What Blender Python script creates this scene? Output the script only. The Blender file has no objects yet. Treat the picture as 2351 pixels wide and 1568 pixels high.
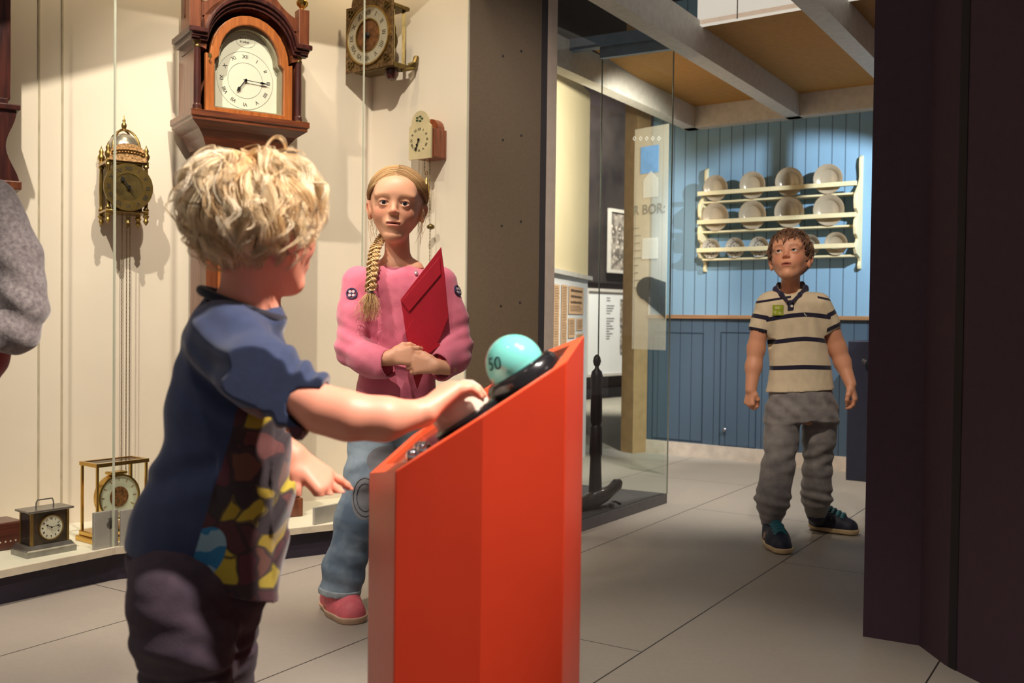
import bpy, bmesh, math, random
import numpy as np
from mathutils import Vector, Matrix

# ---------------------------------------------------------------- camera
W, H, FPX, CAMZ = 2351, 1568, 2300.0, 0.85
PITCH, ROLL = math.atan(49 / FPX), 0.012
fwd = np.array([0, math.cos(PITCH), -math.sin(PITCH)])
up0 = np.array([0, math.sin(PITCH), math.cos(PITCH)])
rt0 = np.array([1.0, 0, 0])
cx_ = rt0 * math.cos(ROLL) + up0 * math.sin(ROLL)
cu_ = up0 * math.cos(ROLL) - rt0 * math.sin(ROLL)
CP = np.array([0, 0, CAMZ])
def ray(px, py):
    return fwd * FPX + cx_ * (px - 1175.5) - cu_ * (py - 784)
def P(px, py, Y):
    d = ray(px, py); return CP + d * (Y / d[1])
def HZ(px, py, z=0.0):
    d = ray(px, py); return CP + d * ((z - CAMZ) / d[2])
def PL(px, py, p0, n):
    d = ray(px, py); n = np.array(n, float); p0 = np.array(p0, float)
    return CP + d * (np.dot(p0 - CP, n) / np.dot(d, n))

scene = bpy.context.scene
COL = scene.collection
R3 = Matrix((cx_, cu_, -fwd)).transposed()
cam_data = bpy.data.cameras.new('camera')
cam = bpy.data.objects.new('camera', cam_data); COL.objects.link(cam)
cam.matrix_world = Matrix.Translation(Vector(CP)) @ R3.to_4x4()
cam_data.sensor_width = 36.0
cam_data.lens = 36.0 * FPX / W
cam_data.clip_start = 0.05
cam_data.dof.use_dof = True
cam_data.dof.focus_distance = 2.95
cam_data.dof.aperture_fstop = 4.5
scene.camera = cam
scene.view_settings.view_transform = 'Standard'
scene.view_settings.look = 'None'
scene.view_settings.gamma = 1.0
scene.view_settings.exposure = 0.0
scene.view_settings.use_curve_mapping = False

world = bpy.data.worlds.new('world'); scene.world = world
world.use_nodes = True
world.node_tree.nodes['Background'].inputs[0].default_value = (0.90, 0.78, 0.72, 1)
world.node_tree.nodes['Background'].inputs[1].default_value = 0.25

# ---------------------------------------------------------------- lamps
def spot(name, loc, aim, power, color, angle=60, blend=0.5, size=0.05):
    l = bpy.data.lights.new(name, 'SPOT'); l.energy = power; l.color = color
    l.spot_size = math.radians(angle); l.spot_blend = blend; l.shadow_soft_size = size
    o = bpy.data.objects.new(name, l); COL.objects.link(o)
    o.location = loc
    o.rotation_euler = (Vector(aim) - Vector(loc)).to_track_quat('-Z', 'Y').to_euler()
    o['kind'] = 'structure'
    return o
WARM = (1.0, 0.85, 0.73); SOFT = (1.0, 0.90, 0.78); COOL = (0.84, 0.93, 1.0)
# ceiling track spots in front of the clock showcase, shining through its glass
spot('ceiling_or_added_lamp', (-1.25, 1.95, 3.0), (-1.35, 3.5, 0.9), 250, WARM, 62, 0.7, 0.02)
spot('ceiling_or_added_lamp', (-0.35, 2.05, 3.0), (-0.70, 3.9, 0.9), 240, WARM, 58, 0.7, 0.02)
# small warm lamps under the showcase header
spot('showcase_lamp', (-1.20, 3.35, 2.60), (-1.42, 3.62, 1.6), 16, (1.0, 0.80, 0.52), 120, 0.6, 0.03)
spot('showcase_lamp', (-0.45, 3.85, 2.60), (-0.65, 4.1, 1.6), 16, (1.0, 0.80, 0.52), 120, 0.6, 0.03)
# other ceiling spots of the hall, and an added spot
spot('ceiling_or_added_lamp', (0.75, 1.05, 2.5), (-0.26, 1.5, 1.0), 420, (1.0, 0.88, 0.78), 40, 0.6, 0.05)
spot('ceiling_or_added_lamp', (-1.3, 1.75, 2.35), (-0.40, 3.0, 1.0), 42, SOFT, 44, 0.8, 0.08)  # added spot that brightens the girl's face from the left
spot('ceiling_or_added_lamp', (0.3, 1.2, 2.9), (0.42, 2.0, 0.0), 170, SOFT, 40, 0.8, 0.10)
spot('ceiling_or_added_lamp', (-0.9, 1.0, 2.9), (-0.7, 2.6, 0.0), 55, SOFT, 52, 0.9, 0.10)
spot('ceiling_or_added_lamp', (0.35, 1.9, 2.6), (1.03, 3.85, 0.9), 150, (1.0, 0.84, 0.68), 24, 0.8, 0.06)
# daylight-white spots in the blue room
spot('room_or_added_lamp', (2.10, 4.30, 1.98), (1.66, 5.98, 1.22), 190, COOL, 50, 0.35, 0.012)
spot('room_or_added_lamp', (1.0, 5.0, 2.02), (1.0, 5.4, 0.0), 130, (1.0, 0.93, 0.84), 84, 0.6, 0.05)
# far hall behind the glass
spot('room_or_added_lamp', (1.0, 4.8, 1.80), (0.30, 5.75, 1.35), 95, SOFT, 100, 0.4, 0.03)  # added to brighten the cream board; no fitting hangs here
spot('hall_lamp', (1.2, 8.8, 3.5), (1.2, 11.5, 0.8), 1100, SOFT, 90, 0.6, 0.15)

# ---------------------------------------------------------------- materials
def lin(c):
    c = c / 255.0
    return c / 12.92 if c <= 0.04045 else ((c + 0.055) / 1.055) ** 2.4
def rgb(t): return (lin(t[0]), lin(t[1]), lin(t[2]), 1.0)
class NT:
    def __init__(s, m): s.nt = m.node_tree; s.b = s.nt.nodes['Principled BSDF']
    def n(s, t, **k):
        x = s.nt.nodes.new(t)
        for a, v in k.items(): setattr(x, a, v)
        return x
    def l(s, a, b): s.nt.links.new(a, b)
    def math(s, op, a, b=None, c=None):
        x = s.n('ShaderNodeMath', operation=op)
        for i, v in enumerate((a, b, c)):
            if v is None: continue
            if isinstance(v, (int, float)): x.inputs[i].default_value = v
            else: s.l(v, x.inputs[i])
        return x.outputs[0]
    def mix(s, f, a, b):
        x = s.n('ShaderNodeMix', data_type='RGBA')
        for i, v in ((0, f), (6, a), (7, b)):
            if isinstance(v, (int, float)): x.inputs[i].default_value = v
            elif isinstance(v, tuple): x.inputs[i].default_value = v
            else: s.l(v, x.inputs[i])
        return x.outputs[2]
    def noise(s, vec, scale, detail=3, rough=0.5):
        x = s.n('ShaderNodeTexNoise'); x.inputs['Scale'].default_value = scale
        x.inputs['Detail'].default_value = detail; x.inputs['Roughness'].default_value = rough
        if vec is not None: s.l(vec, x.inputs['Vector'])
        return x.outputs['Fac']
    def obj(s): return s.n('ShaderNodeTexCoord').outputs['Object']
    def bump(s, h, strength=0.2, dist=0.002):
        x = s.n('ShaderNodeBump'); x.inputs['Strength'].default_value = strength
        x.inputs['Distance'].default_value = dist
        s.l(h, x.inputs['Height']); s.l(x.outputs[0], s.b.inputs['Normal'])
    def color(s, c): s.l(c, s.b.inputs['Base Color'])
def mat(name, c, rough=0.5, metal=0.0, var=0.12, scale=18, bump=0.0, stretch=None, c2=None, bscale=None, sheen=0.0, sss=0.0, coat=0.0, bdist=0.002):
    m = bpy.data.materials.new(name); m.use_nodes = True; t = NT(m)
    b = t.b; b.inputs['Roughness'].default_value = rough; b.inputs['Metallic'].default_value = metal
    co = t.obj()
    if stretch:
        mp = t.n('ShaderNodeMapping'); mp.inputs['Scale'].default_value = stretch; t.l(co, mp.inputs[0]); co = mp.outputs[0]
    f = t.noise(co, scale, 4)
    a = rgb(c); d = rgb(c2) if c2 else tuple(x * (1 - 2 * var) for x in a[:3]) + (1,)
    mr = t.n('ShaderNodeMapRange'); mr.inputs[1].default_value = 0.3; mr.inputs[2].default_value = 0.7
    t.l(f, mr.inputs[0]); t.color(t.mix(mr.outputs[0], a, d))
    if bump: t.bump(t.noise(co, bscale or scale * 4, 3), bump, bdist)
    if sheen: b.inputs['Sheen Weight'].default_value = sheen
    if coat: b.inputs['Coat Weight'].default_value = coat
    if sss:
        b.inputs['Subsurface Weight'].default_value = sss
        b.inputs['Subsurface Radius'].default_value = (0.012, 0.005, 0.003); b.inputs['Subsurface Scale'].default_value = 1.0
    return m
def wood(name, c, c2, rough=0.35, scale=6, axis=2):
    st = [14, 14, 14]; st[axis] = 1.2
    return mat(name, c, rough, 0, 0.2, scale, 0.15, tuple(st), c2, coat=0.25)
def glass(name, tint=(0.93, 0.97, 0.95), refl=1.0):
    m = bpy.data.materials.new(name); m.use_nodes = True; nt = m.node_tree; nt.nodes.clear()
    o = nt.nodes.new('ShaderNodeOutputMaterial'); mx = nt.nodes.new('ShaderNodeMixShader')
    tr = nt.nodes.new('ShaderNodeBsdfTransparent'); tr.inputs[0].default_value = (*tint, 1)
    gl = nt.nodes.new('ShaderNodeBsdfGlossy'); gl.inputs['Roughness'].default_value = 0.01
    fr = nt.nodes.new('ShaderNodeFresnel'); fr.inputs[0].default_value = 1.3
    ml = nt.nodes.new('ShaderNodeMath'); ml.operation = 'MULTIPLY'; ml.inputs[1].default_value = refl
    ge = nt.nodes.new('ShaderNodeNewGeometry'); sb = nt.nodes.new('ShaderNodeMath'); sb.operation = 'SUBTRACT'; sb.inputs[0].default_value = 1.0
    m2 = nt.nodes.new('ShaderNodeMath'); m2.operation = 'MULTIPLY'
    nt.links.new(ge.outputs['Backfacing'], sb.inputs[1]); nt.links.new(sb.outputs[0], m2.inputs[1])
    nt.links.new(fr.outputs[0], ml.inputs[0]); nt.links.new(ml.outputs[0], m2.inputs[0]); nt.links.new(m2.outputs[0], mx.inputs[0])
    nt.links.new(tr.outputs[0], mx.inputs[1]); nt.links.new(gl.outputs[0], mx.inputs[2])
    nt.links.new(mx.outputs[0], o.inputs[0]); return m

# ---------------------------------------------------------------- mesh building
class MB:
    def __init__(s): s.v = []; s.f = []; s.m = []
    def add(s, vs, fs, mi=0, M=None):
        o = len(s.v)
        for p in vs:
            p = Vector(p)
            if M is not None: p = M @ p
            s.v.append((p.x, p.y, p.z))
        for f in fs: s.f.append([i + o for i in f]); s.m.append(mi)
        return s
    def box(s, x0, x1, y0, y1, z0, z1, mi=0, M=None, b=0.0):
        if b <= 0:
            vs = [(x, y, z) for z in (z0, z1) for y in (y0, y1) for x in (x0, x1)]
            return s.add(vs, [(0, 2, 3, 1), (4, 5, 7, 6), (0, 1, 5, 4), (2, 6, 7, 3), (0, 4, 6, 2), (1, 3, 7, 5)], mi, M)
        bm = bmesh.new(); bmesh.ops.create_cube(bm, size=1)
        for v in bm.verts: v.co = Vector(((x0 + x1) / 2 + v.co.x * (x1 - x0), (y0 + y1) / 2 + v.co.y * (y1 - y0), (z0 + z1) / 2 + v.co.z * (z1 - z0)))
        b = min(b, abs(x1 - x0) * .45, abs(y1 - y0) * .45, abs(z1 - z0) * .45)
        bmesh.ops.bevel(bm, geom=bm.edges[:], offset=b, segments=2, affect='EDGES', profile=0.5)
        bm.verts.index_update()
        s.add([v.co.copy() for v in bm.verts], [[v.index for v in f.verts] for f in bm.faces], mi, M); bm.free(); return s
    def prism(s, poly, z0, z1, mi=0, M=None):
        # poly of (x,y), extruded along z
        n = len(poly); vs = [(p[0], p[1], z0) for p in poly] + [(p[0], p[1], z1) for p in poly]
        fs = [list(range(n))[::-1], list(range(n, 2 * n))] + [(i, (i + 1) % n, (i + 1) % n + n, i + n) for i in range(n)]
        return s.add(vs, fs, mi, M)
    def slab(s, poly, y0, y1, mi=0, M=None):
        # poly of (x,z), extruded along y
        n = len(poly); vs = [(p[0], y0, p[1]) for p in poly] + [(p[0], y1, p[1]) for p in poly]
        fs = [list(range(n)), list(range(n, 2 * n))[::-1]] + [((i + 1) % n, i, i + n, (i + 1) % n + n) for i in range(n)]
        return s.add(vs, fs, mi, M)
    def ring(s, outer, inner, y0, y1, mi=0, M=None, closed=True):
        # frame between two loops of equal length (x,z), extruded along y
        n = len(outer); vs = [(p[0], y0, p[1]) for p in outer] + [(p[0], y0, p[1]) for p in inner] + [(p[0], y1, p[1]) for p in outer] + [(p[0], y1, p[1]) for p in inner]
        fs = []
        if not closed: fs += [(0, n, 3 * n, 2 * n), (n - 1, 2 * n - 1, 4 * n - 1, 3 * n - 1)]
        for i in range(n if closed else n - 1):
            j = (i + 1) % n
            fs += [(i, j, n + j, n + i), (2 * n + j, 2 * n + i, 3 * n + i, 3 * n + j), (j, i, 2 * n + i, 2 * n + j), (n + i, n + j, 3 * n + j, 3 * n + i)]
        return s.add(vs, fs, mi, M)
    def lathe(s, prof, n=24, mi=0, M=None, cap=True):
        # prof of (r,z) about z
        vs = []; fs = []; k = len(prof)
        for r, z in prof:
            for i in range(n):
                a = 2 * math.pi * i / n; vs.append((r * math.cos(a), r * math.sin(a), z))
        for j in range(k - 1):
            for i in range(n):
                fs.append((j * n + i, j * n + (i + 1) % n, (j + 1) * n + (i + 1) % n, (j + 1) * n + i))
        if cap and prof[0][0] > 1e-5: fs.append(list(range(n))[::-1])
        if cap and prof[-1][0] > 1e-5: fs.append(list(range((k - 1) * n, k * n)))
        return s.add(vs, fs, mi, M)
    def tube(s, pts, r, n=8, mi=0, M=None, closed=False):
        pts = [Vector(p) for p in pts]; k = len(pts); vs = []; fs = []
        rr = r if isinstance(r, (list, tuple)) else [r] * k
        t0 = (pts[1] - pts[0]).normalized(); ref = Vector((0, 0, 1)) if abs(t0.z) < .9 else Vector((1, 0, 0))
        u = t0.cross(ref).normalized()
        for i in range(k):
            a = pts[i - 1] if i > 0 else (pts[-1] if closed else pts[0]); b = pts[(i + 1) % k] if (i < k - 1 or closed) else pts[-1]
            t = (b - a).normalized(); u = (u - t * u.dot(t)).normalized(); w = t.cross(u)
            for j in range(n):
                an = 2 * math.pi * j / n; vs.append(pts[i] + (u * math.cos(an) + w * math.sin(an)) * rr[i])
        for i in range(k if closed else k - 1):
            i2 = (i + 1) % k
            for j in range(n):
                fs.append((i * n + j, i * n + (j + 1) % n, i2 * n + (j + 1) % n, i2 * n + j))
        if not closed: fs.append(list(range(n))[::-1]); fs.append([(k - 1) * n + j for j in range(n)])
        return s.add(vs, fs, mi, M)
    def ball(s, c, r, n=16, mi=0, M=None):
        r = r if isinstance(r, (tuple, list)) else (r, r, r); vs = []; fs = []; m = n // 2
        for i in range(m + 1):
            th = math.pi * i / m
            for j in range(n):
                a = 2 * math.pi * j / n
                vs.append((c[0] + r[0] * math.sin(th) * math.cos(a), c[1] + r[1] * math.sin(th) * math.sin(a), c[2] + r[2] * math.cos(th)))
        for i in range(m):
            for j in range(n): fs.append((i * n + j, (i + 1) * n + j, (i + 1) * n + (j + 1) % n, i * n + (j + 1) % n))
        return s.add(vs, fs, mi, M)
    def build(s, name, mats, parent=None, smooth=False, bevel=0.0, angle=None):
        me = bpy.data.meshes.new(name); me.from_pydata(s.v, [], s.f); me.validate()
        for m in (mats if isinstance(mats, (list, tuple)) else [mats]): me.materials.append(m)
        if len(me.polygons) == len(s.m): me.polygons.foreach_set('material_index', s.m)
        bm = bmesh.new(); bm.from_mesh(me); bmesh.ops.remove_doubles(bm, verts=bm.verts, dist=1e-6)
        bmesh.ops.recalc_face_normals(bm, faces=bm.faces[:]); bm.to_mesh(me); bm.free()
        o = bpy.data.objects.new(name, me); COL.objects.link(o)
        if smooth or angle:
            me.polygons.foreach_set('use_smooth', [True] * len(me.polygons))
            me.set_sharp_from_angle(angle=math.radians(angle or 40))
        if bevel > 0:
            bv = o.modifiers.new('bevel', 'BEVEL'); bv.width = bevel; bv.segments = 2; bv.limit_method = 'ANGLE'
        if parent is not None: o.parent = parent
        return o
def tag(o, label=None, cat=None, group=None, kind=None):
    if label: o['label'] = label
    if cat: o['category'] = cat
    if group: o['group'] = group
    if kind: o['kind'] = kind
    return o
def struct(mb, name, mats, **k):
    return tag(mb.build(name, mats, **k), kind='structure')
def root(name, M, label, cat, group=None):
    o = bpy.data.objects.new(name, None); COL.objects.link(o); o.matrix_world = M; o.empty_display_size = 0.1
    return tag(o, label, cat, group)
def frame(origin, xdir, zdir=(0, 0, 1)):
    x = Vector(xdir).normalized(); z = Vector(zdir).normalized(); y = z.cross(x).normalized(); z = x.cross(y)
    M = Matrix((x, y, z)).transposed().to_4x4(); M.translation = Vector(origin); return M
def T(x=0, y=0, z=0): return Matrix.Translation((x, y, z))
def RX(a): return Matrix.Rotation(math.radians(a), 4, 'X')
def RY(a): return Matrix.Rotation(math.radians(a), 4, 'Y')
def RZ(a): return Matrix.Rotation(math.radians(a), 4, 'Z')
def copy_tree(o, M=None, parent=None):
    c = o.copy(); COL.objects.link(c)
    if M is not None: c.matrix_world = M
    if parent is not None: c.parent = parent
    for ch in [x for x in bpy.data.objects if x.parent == o]: copy_tree(ch, None, c)
    return c
def text_mb(mb, s, size, M, mi=0, depth=0.0006, align='CENTER', yalign='CENTER'):
    cu = bpy.data.curves.new('tmp_text', 'FONT'); cu.body = s; cu.size = size; cu.extrude = depth
    cu.align_x = align; cu.align_y = yalign; cu.resolution_u = 3
    o = bpy.data.objects.new('tmp_text', cu); COL.objects.link(o)
    dg = bpy.context.evaluated_depsgraph_get(); me = bpy.data.meshes.new_from_object(o.evaluated_get(dg))
    mb.add([v.co.copy() for v in me.vertices], [list(p.vertices) for p in me.polygons], mi, M)
    bpy.data.objects.remove(o); bpy.data.curves.remove(cu); bpy.data.meshes.remove(me)
UP2Y = RX(90)      # local text plane xy -> xz, facing -y
def circ(cx, cz, r, n=40, a0=0, a1=360, rz=None):
    rz = rz or r
    return [(cx + r * math.cos(math.radians(a0 + (a1 - a0) * i / (n if a1 - a0 >= 360 else n - 1))), cz + rz * math.sin(math.radians(a0 + (a1 - a0) * i / (n if a1 - a0 >= 360 else n - 1)))) for i in range(n)]
ROM = ['XII', 'I', 'II', 'III', 'IIII', 'V', 'VI', 'VII', 'VIII', 'IX', 'X', 'XI']
def numerals(mb, cx, cz, y, r, size, mi=0, roman=True):
    for i in range(12):
        a = math.radians(30 * i); s = ROM[i] if roman else str(12 if i == 0 else i)
        text_mb(mb, s, size, T(cx + r * math.sin(a), y, cz + r * math.cos(a)) @ RY(30 * i) @ UP2Y, mi)
def clock_hand(mb, cx, cz, y, ang, L, w, mi=0, spade=True):
    M = T(cx, y, cz) @ RY(ang)
    poly = [(-w * .5, -L * .12), (w * .5, -L * .12), (w * .35, L * .6), (w * 1.6, L * .72) if spade else (w * .3, L * .72), (0, L), (-w * 1.6, L * .72) if spade else (-w * .3, L * .72), (-w * .35, L * .6)]
    mb.slab(poly, -.0015, 0, mi, M); mb.slab(circ(0, 0, w * 1.3, 14), -.003, 0, mi, M)

# ================================================================= THE SETTING
zero = np.zeros(3)
def A3(v, z): return (float(v[0]), float(v[1]), z)
def quad_wall(mb, a, b, z0, z1, t=0.05, mi=0, side=1):
    # vertical slab from plan point a to b, thickness t to the back (away from the camera side)
    a = Vector((a[0], a[1])); b = Vector((b[0], b[1])); d = (b - a).normalized(); n = Vector((-d.y, d.x)) * t * side
    mb.prism([tuple(a), tuple(b), tuple(b + n), tuple(a + n)], z0, z1, mi)
# --- floor with stone tiles and explicit joints
def floor_material():
    m = bpy.data.materials.new('stone_tiles'); m.use_nodes = True; t = NT(m)
    co = t.n('ShaderNodeTexCoord').outputs['Object']
    sp = t.n('ShaderNodeSeparateXYZ'); t.l(co, sp.inputs[0]); X, Y = sp.outputs[0], sp.outputs[1]
    ang = math.radians(57.7); c, s = math.cos(ang), math.sin(ang)
    U = t.math('ADD', t.math('MULTIPLY', X, c), t.math('MULTIPLY', Y, s))
    Vv = t.math('SUBTRACT', t.math('MULTIPLY', X, s), t.math('MULTIPLY', Y, c))
    vb = -1.078; row = 0.655
    q = t.math('DIVIDE', t.math('SUBTRACT', Vv, vb), row)
    fr = t.math('FRACT', t.math('ADD', q, 100.0))
    dist = t.math('MULTIPLY', t.math('MINIMUM', fr, t.math('SUBTRACT', 1.0, fr)), row)
    line = t.math('LESS_THAN', dist, 0.0022)
    ri = t.math('FLOOR', q)
    # staggered cross joints: row 0 at u=3.53, row -1 at 2.14, row -2 at 2.0
    off = t.math('MULTIPLY', ri, 1.17)
    g = t.math('DIVIDE', t.math('SUBTRACT', U, t.math('ADD', 3.52, off)), 1.95)
    gf = t.math('FRACT', t.math('ADD', g, 100.0))
    d2 = t.math('MULTIPLY', t.math('MINIMUM', gf, t.math('SUBTRACT', 1.0, gf)), 1.95)
    line2 = t.math('LESS_THAN', d2, 0.0018)
    L = t.math('MAXIMUM', line, line2)
    n1 = t.noise(co, 1.6, 5, 0.6); n2 = t.noise(co, 60, 3, 0.7)
    base = t.mix(n1, rgb((176, 168, 156)), rgb((150, 143, 133)))
    base = t.mix(t.math('MULTIPLY', n2, 0.35), base, rgb((128, 122, 114)))
    t.color(t.mix(L, base, rgb((48, 44, 42))))
    t.b.inputs['Roughness'].default_value = 0.55
    t.bump(t.math('SUBTRACT', t.math('MULTIPLY', n2, 0.15), L), 0.3, 0.002)
    return m
M_floor = floor_material()
mb = MB(); mb.box(-6, 7, -3, 15, -0.1, 0.0)
struct(mb, 'floor', M_floor)
M_dark = mat('dark_plum_paint', (66, 46, 60), 0.75, 0, 0.06, 40, 0.05)
M_black = mat('black_paint', (24, 21, 27), 0.7)
M_plinth = mat('plinth_black', (38, 30, 48), 0.6, 0, 0.15, 60)
M_cream = mat('cream_wall_paint', (234, 220, 205), 0.85, 0, 0.02, 5)
M_creamfloor = mat('cream_shelf_paint', (236, 230, 212), 0.7, 0, 0.02, 8)
M_panel = mat('bronze_grey_panel', (84, 70, 50), 0.6, 0, 0.08, 120)
M_post = mat('greige_metal', (178, 166, 154), 0.5, 0, 0.05, 30)
M_glass = glass('clear_glass', (0.965, 0.985, 0.965), 0.85)
M_glass2 = glass('greenish_glass', (0.95, 0.972, 0.962), 1.0)
M_edge = mat('glass_edge_pale', (196, 200, 180), 0.15, 0, 0.05, 10)
M_white = mat('white_paint', (205, 198, 192), 0.6, 0, 0.06, 12, 0.05)
M_tan = mat('tan_ceiling_board', (190, 140, 70), 0.8, 0, 0.08, 30)
# dark ceiling of the far hall; the hall around the camera is open to its soft ambient light
mb = MB(); mb.box(-6, 7, 4.3, 15, 3.9, 4.0)
struct(mb, 'ceiling', M_black)

# --- clock showcase
dB = np.array([0.834, 0.551, 0.0]); nB = np.array([0.551, -0.834, 0.0])
dC = np.array([0.417, -0.317, 0.0]); dC /= np.linalg.norm(dC); nC = np.array([dC[1], -dC[0], 0.0])
W0 = HZ(160, 1204, 0.1); WL = W0 - dB * 1.3; WC = np.array([-0.597, 4.217, 0.0]); GE = np.array([-0.18, 3.90, 0.0])
g0 = np.array([-1.85, 2.33, 0.0]); g1 = np.array([-1.262, 3.185, 0.0]); g2 = HZ(828, 1202, 0.1) * [1, 1, 0]
CH = 2.75
mb = MB(); quad_wall(mb, WL, WC, 0.0, CH, 0.06); struct(mb, 'wall_showcase_back', M_cream)
mb = MB(); quad_wall(mb, WC, GE, 0.0, CH, 0.06); struct(mb, 'wall_showcase_side', M_cream)
mb = MB()
for k in (-0.02, 0.055):
    p = PL(103, 600, W0, nB) * [1, 1, 0] + dB * k
    a = p + nB * 0.004
    mb.prism([tuple((p - dB * .003)[:2]), tuple((p + dB * .003)[:2]), tuple((a + dB * .003)[:2]), tuple((a - dB * .003)[:2])], 0.1, CH)
struct(mb, 'trim_1', mat('seam_beige', (196, 182, 158), 0.8))
mb = MB(); mb.prism([tuple(p[:2]) for p in (g0, g1, g2, GE, WC, WL)], 0.094, 0.104)
struct(mb, 'showcase_floor', M_creamfloor)
def inset(p, q): return tuple((p + (q - p) * 0.02)[:2])
mb = MB(); c0 = (g0 + WL) / 2
off = np.array([0.02, 0.0, 0]) * 0
poly = [g0 - nB * .03 + np.array([-.02, 0.03, 0]), g1 - nB * .012 + np.array([-.01, .0, 0]), g2 - nB * .012, GE + np.array([0, .02, 0]), WC, WL]
mb.prism([tuple(p[:2]) for p in poly], 0.0, 0.094); struct(mb, 'baseboard_showcase', M_plinth)
mb = MB()
for a, b in ((g0, g1), (g1, g2), (g2, GE)): quad_wall(mb, a, b, 0.088, 0.110, 0.008, 0, -1)
struct(mb, 'trim_2', mat('pale_sill', (214, 204, 180), 0.4))
for i, (a, b) in enumerate(((g0, g1), (g1, g2), (g2, GE))):
    d = (b - a) / np.linalg.norm(b - a)
    mb = MB(); quad_wall(mb, a + d * .002, b - d * .002, 0.112, CH - 0.03, 0.008)
    w = struct(mb, 'window_%d' % (i + 1), M_glass)
    mb = MB(); quad_wall(mb, b - d * .0025, b + d * .0005, 0.112, CH - 0.03, 0.009, 0)
    e = mb.build('glass_edge', M_edge, parent=w)
mb = MB(); mb.prism([tuple(p[:2]) for p in (g0 + [-.3, -.3, 0], g1 + nB * .05, g2 + nB * .05, GE + [0, -.05, 0], WC + [.1, .1, 0], WL)], CH - .03, 3.85)
for a, b in ((g0, g1), (g1, g2), (g2, GE)): quad_wall(mb, a, b, 2.24, CH, 0.02, 0, -1)
struct(mb, 'showcase_header', M_dark)
# --- panel, black strip and post right of the showcase
PA, PB = GE + [0.003, -.004, 0], P(1236, 700, 3.80) * [1, 1, 0]; PC = P(1250, 700, 3.79) * [1, 1, 0]; PD = P(1272, 700, 3.80) * [1, 1, 0]
mb = MB(); quad_wall(mb, PA, PB, 0, 3.85, 0.06); pn = struct(mb, 'wall_panel', M_panel)
mb = MB(); dd = (PB - PA) / np.linalg.norm(PB - PA); nd = np.array([dd[1], -dd[0], 0])
for (x, y) in ((1155, 128), (1197, 117), (1155, 321), (1197, 311), (1152, 518), (1196, 508), (1150, 702), (1194, 694)):
    q = PL(x, y, PA, nd); mb.lathe([(0.004, 0), (0.004, 0.002)], 10, 0, frame(q + nd * 0.001, dd) @ RX(90))
mb.build('screw_hole', M_black, parent=pn)
mb = MB(); quad_wall(mb, PB, PC, 0, 3.85, 0.06); struct(mb, 'trim_3', M_black)
mb = MB(); quad_wall(mb, PC, PD, 0, 3.85, 0.03); struct(mb, 'trim_4', M_post)

# --- glass case beside the doorway
F0 = np.array([0.142, 3.80, 0]); F1 = HZ(1531, 1155) * [1, 1, 0]
zt = 2.164; K0 = HZ(1272, 128, zt) * [1, 1, 0]; K1 = F1 + (HZ(1541, 75, zt) - F1) * [1, 1, 0] * 0
F0 = F1 + (F0 - F1) * 1.0
cs = root('glass_display_case', T(0, 0, 0), 'tall frameless glass showcase with grey base holding a dark carved wood piece', 'display case')
M_cbase = mat('grey_case_base', (120, 118, 122), 0.5, 0, 0.06, 20)
mb = MB(); mb.prism([tuple(F0[:2]), tuple(F1[:2]), tuple(K0[:2])], 0.0, 0.045); mb.build('case_base', M_cbase, cs)
mb = MB(); fin = lambda p: p * 0.955 + (F0 + F1 + K0) / 3 * 0.045
mb.prism([tuple(fin(F0)[:2]), tuple(fin(F1)[:2]), tuple(fin(K0)[:2])], 0.0451, 0.048); mb.build('case_floor', mat('case_floor_dark', (84, 80, 84), .6), cs)
mb = MB(); quad_wall(mb, F0, F1, 0.045, zt - .002, 0.008); mb.build('front_pane', M_glass2, cs)
mid = PL(1378, 500, F1, [(K0 - F1)[1], -(K0 - F1)[0], 0]) * [1, 1, 0]
mb = MB(); quad_wall(mb, F1, mid, 0.045, zt - .002, 0.008, 0, 1); mb.build('back_pane', M_glass2, cs)
mb = MB(); quad_wall(mb, mid, K0, 0.045, zt - .002, 0.008, 0, 1); mb.build('back_pane', M_glass2, cs)
mb = MB()
for p in (F1, mid): mb.box(p[0] - .003, p[0] + .003, p[1] - .003, p[1] + .003, 0.045, zt)
mb.build('pane_edge', mat('pane_edge_dark', (158, 166, 152), 0.3), cs)
mb = MB(); quad_wall(mb, F0 * [1, 1, 0], F1, zt, zt + 0.07, 0.025, 0, -1); mb.build('top_rail', mat('grey_rail', (140, 138, 136), .5), cs)
M_brail = mat('blue_rail', (124, 150, 178), .4)
mb = MB(); quad_wall(mb, F1, K0, zt, zt + .055, 0.05); mb.build('back_rail', M_brail, cs)
mb = MB(); quad_wall(mb, F1, mid, zt - .05, zt, 0.03); mb.build('pane_clamp', M_brail, cs)

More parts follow.
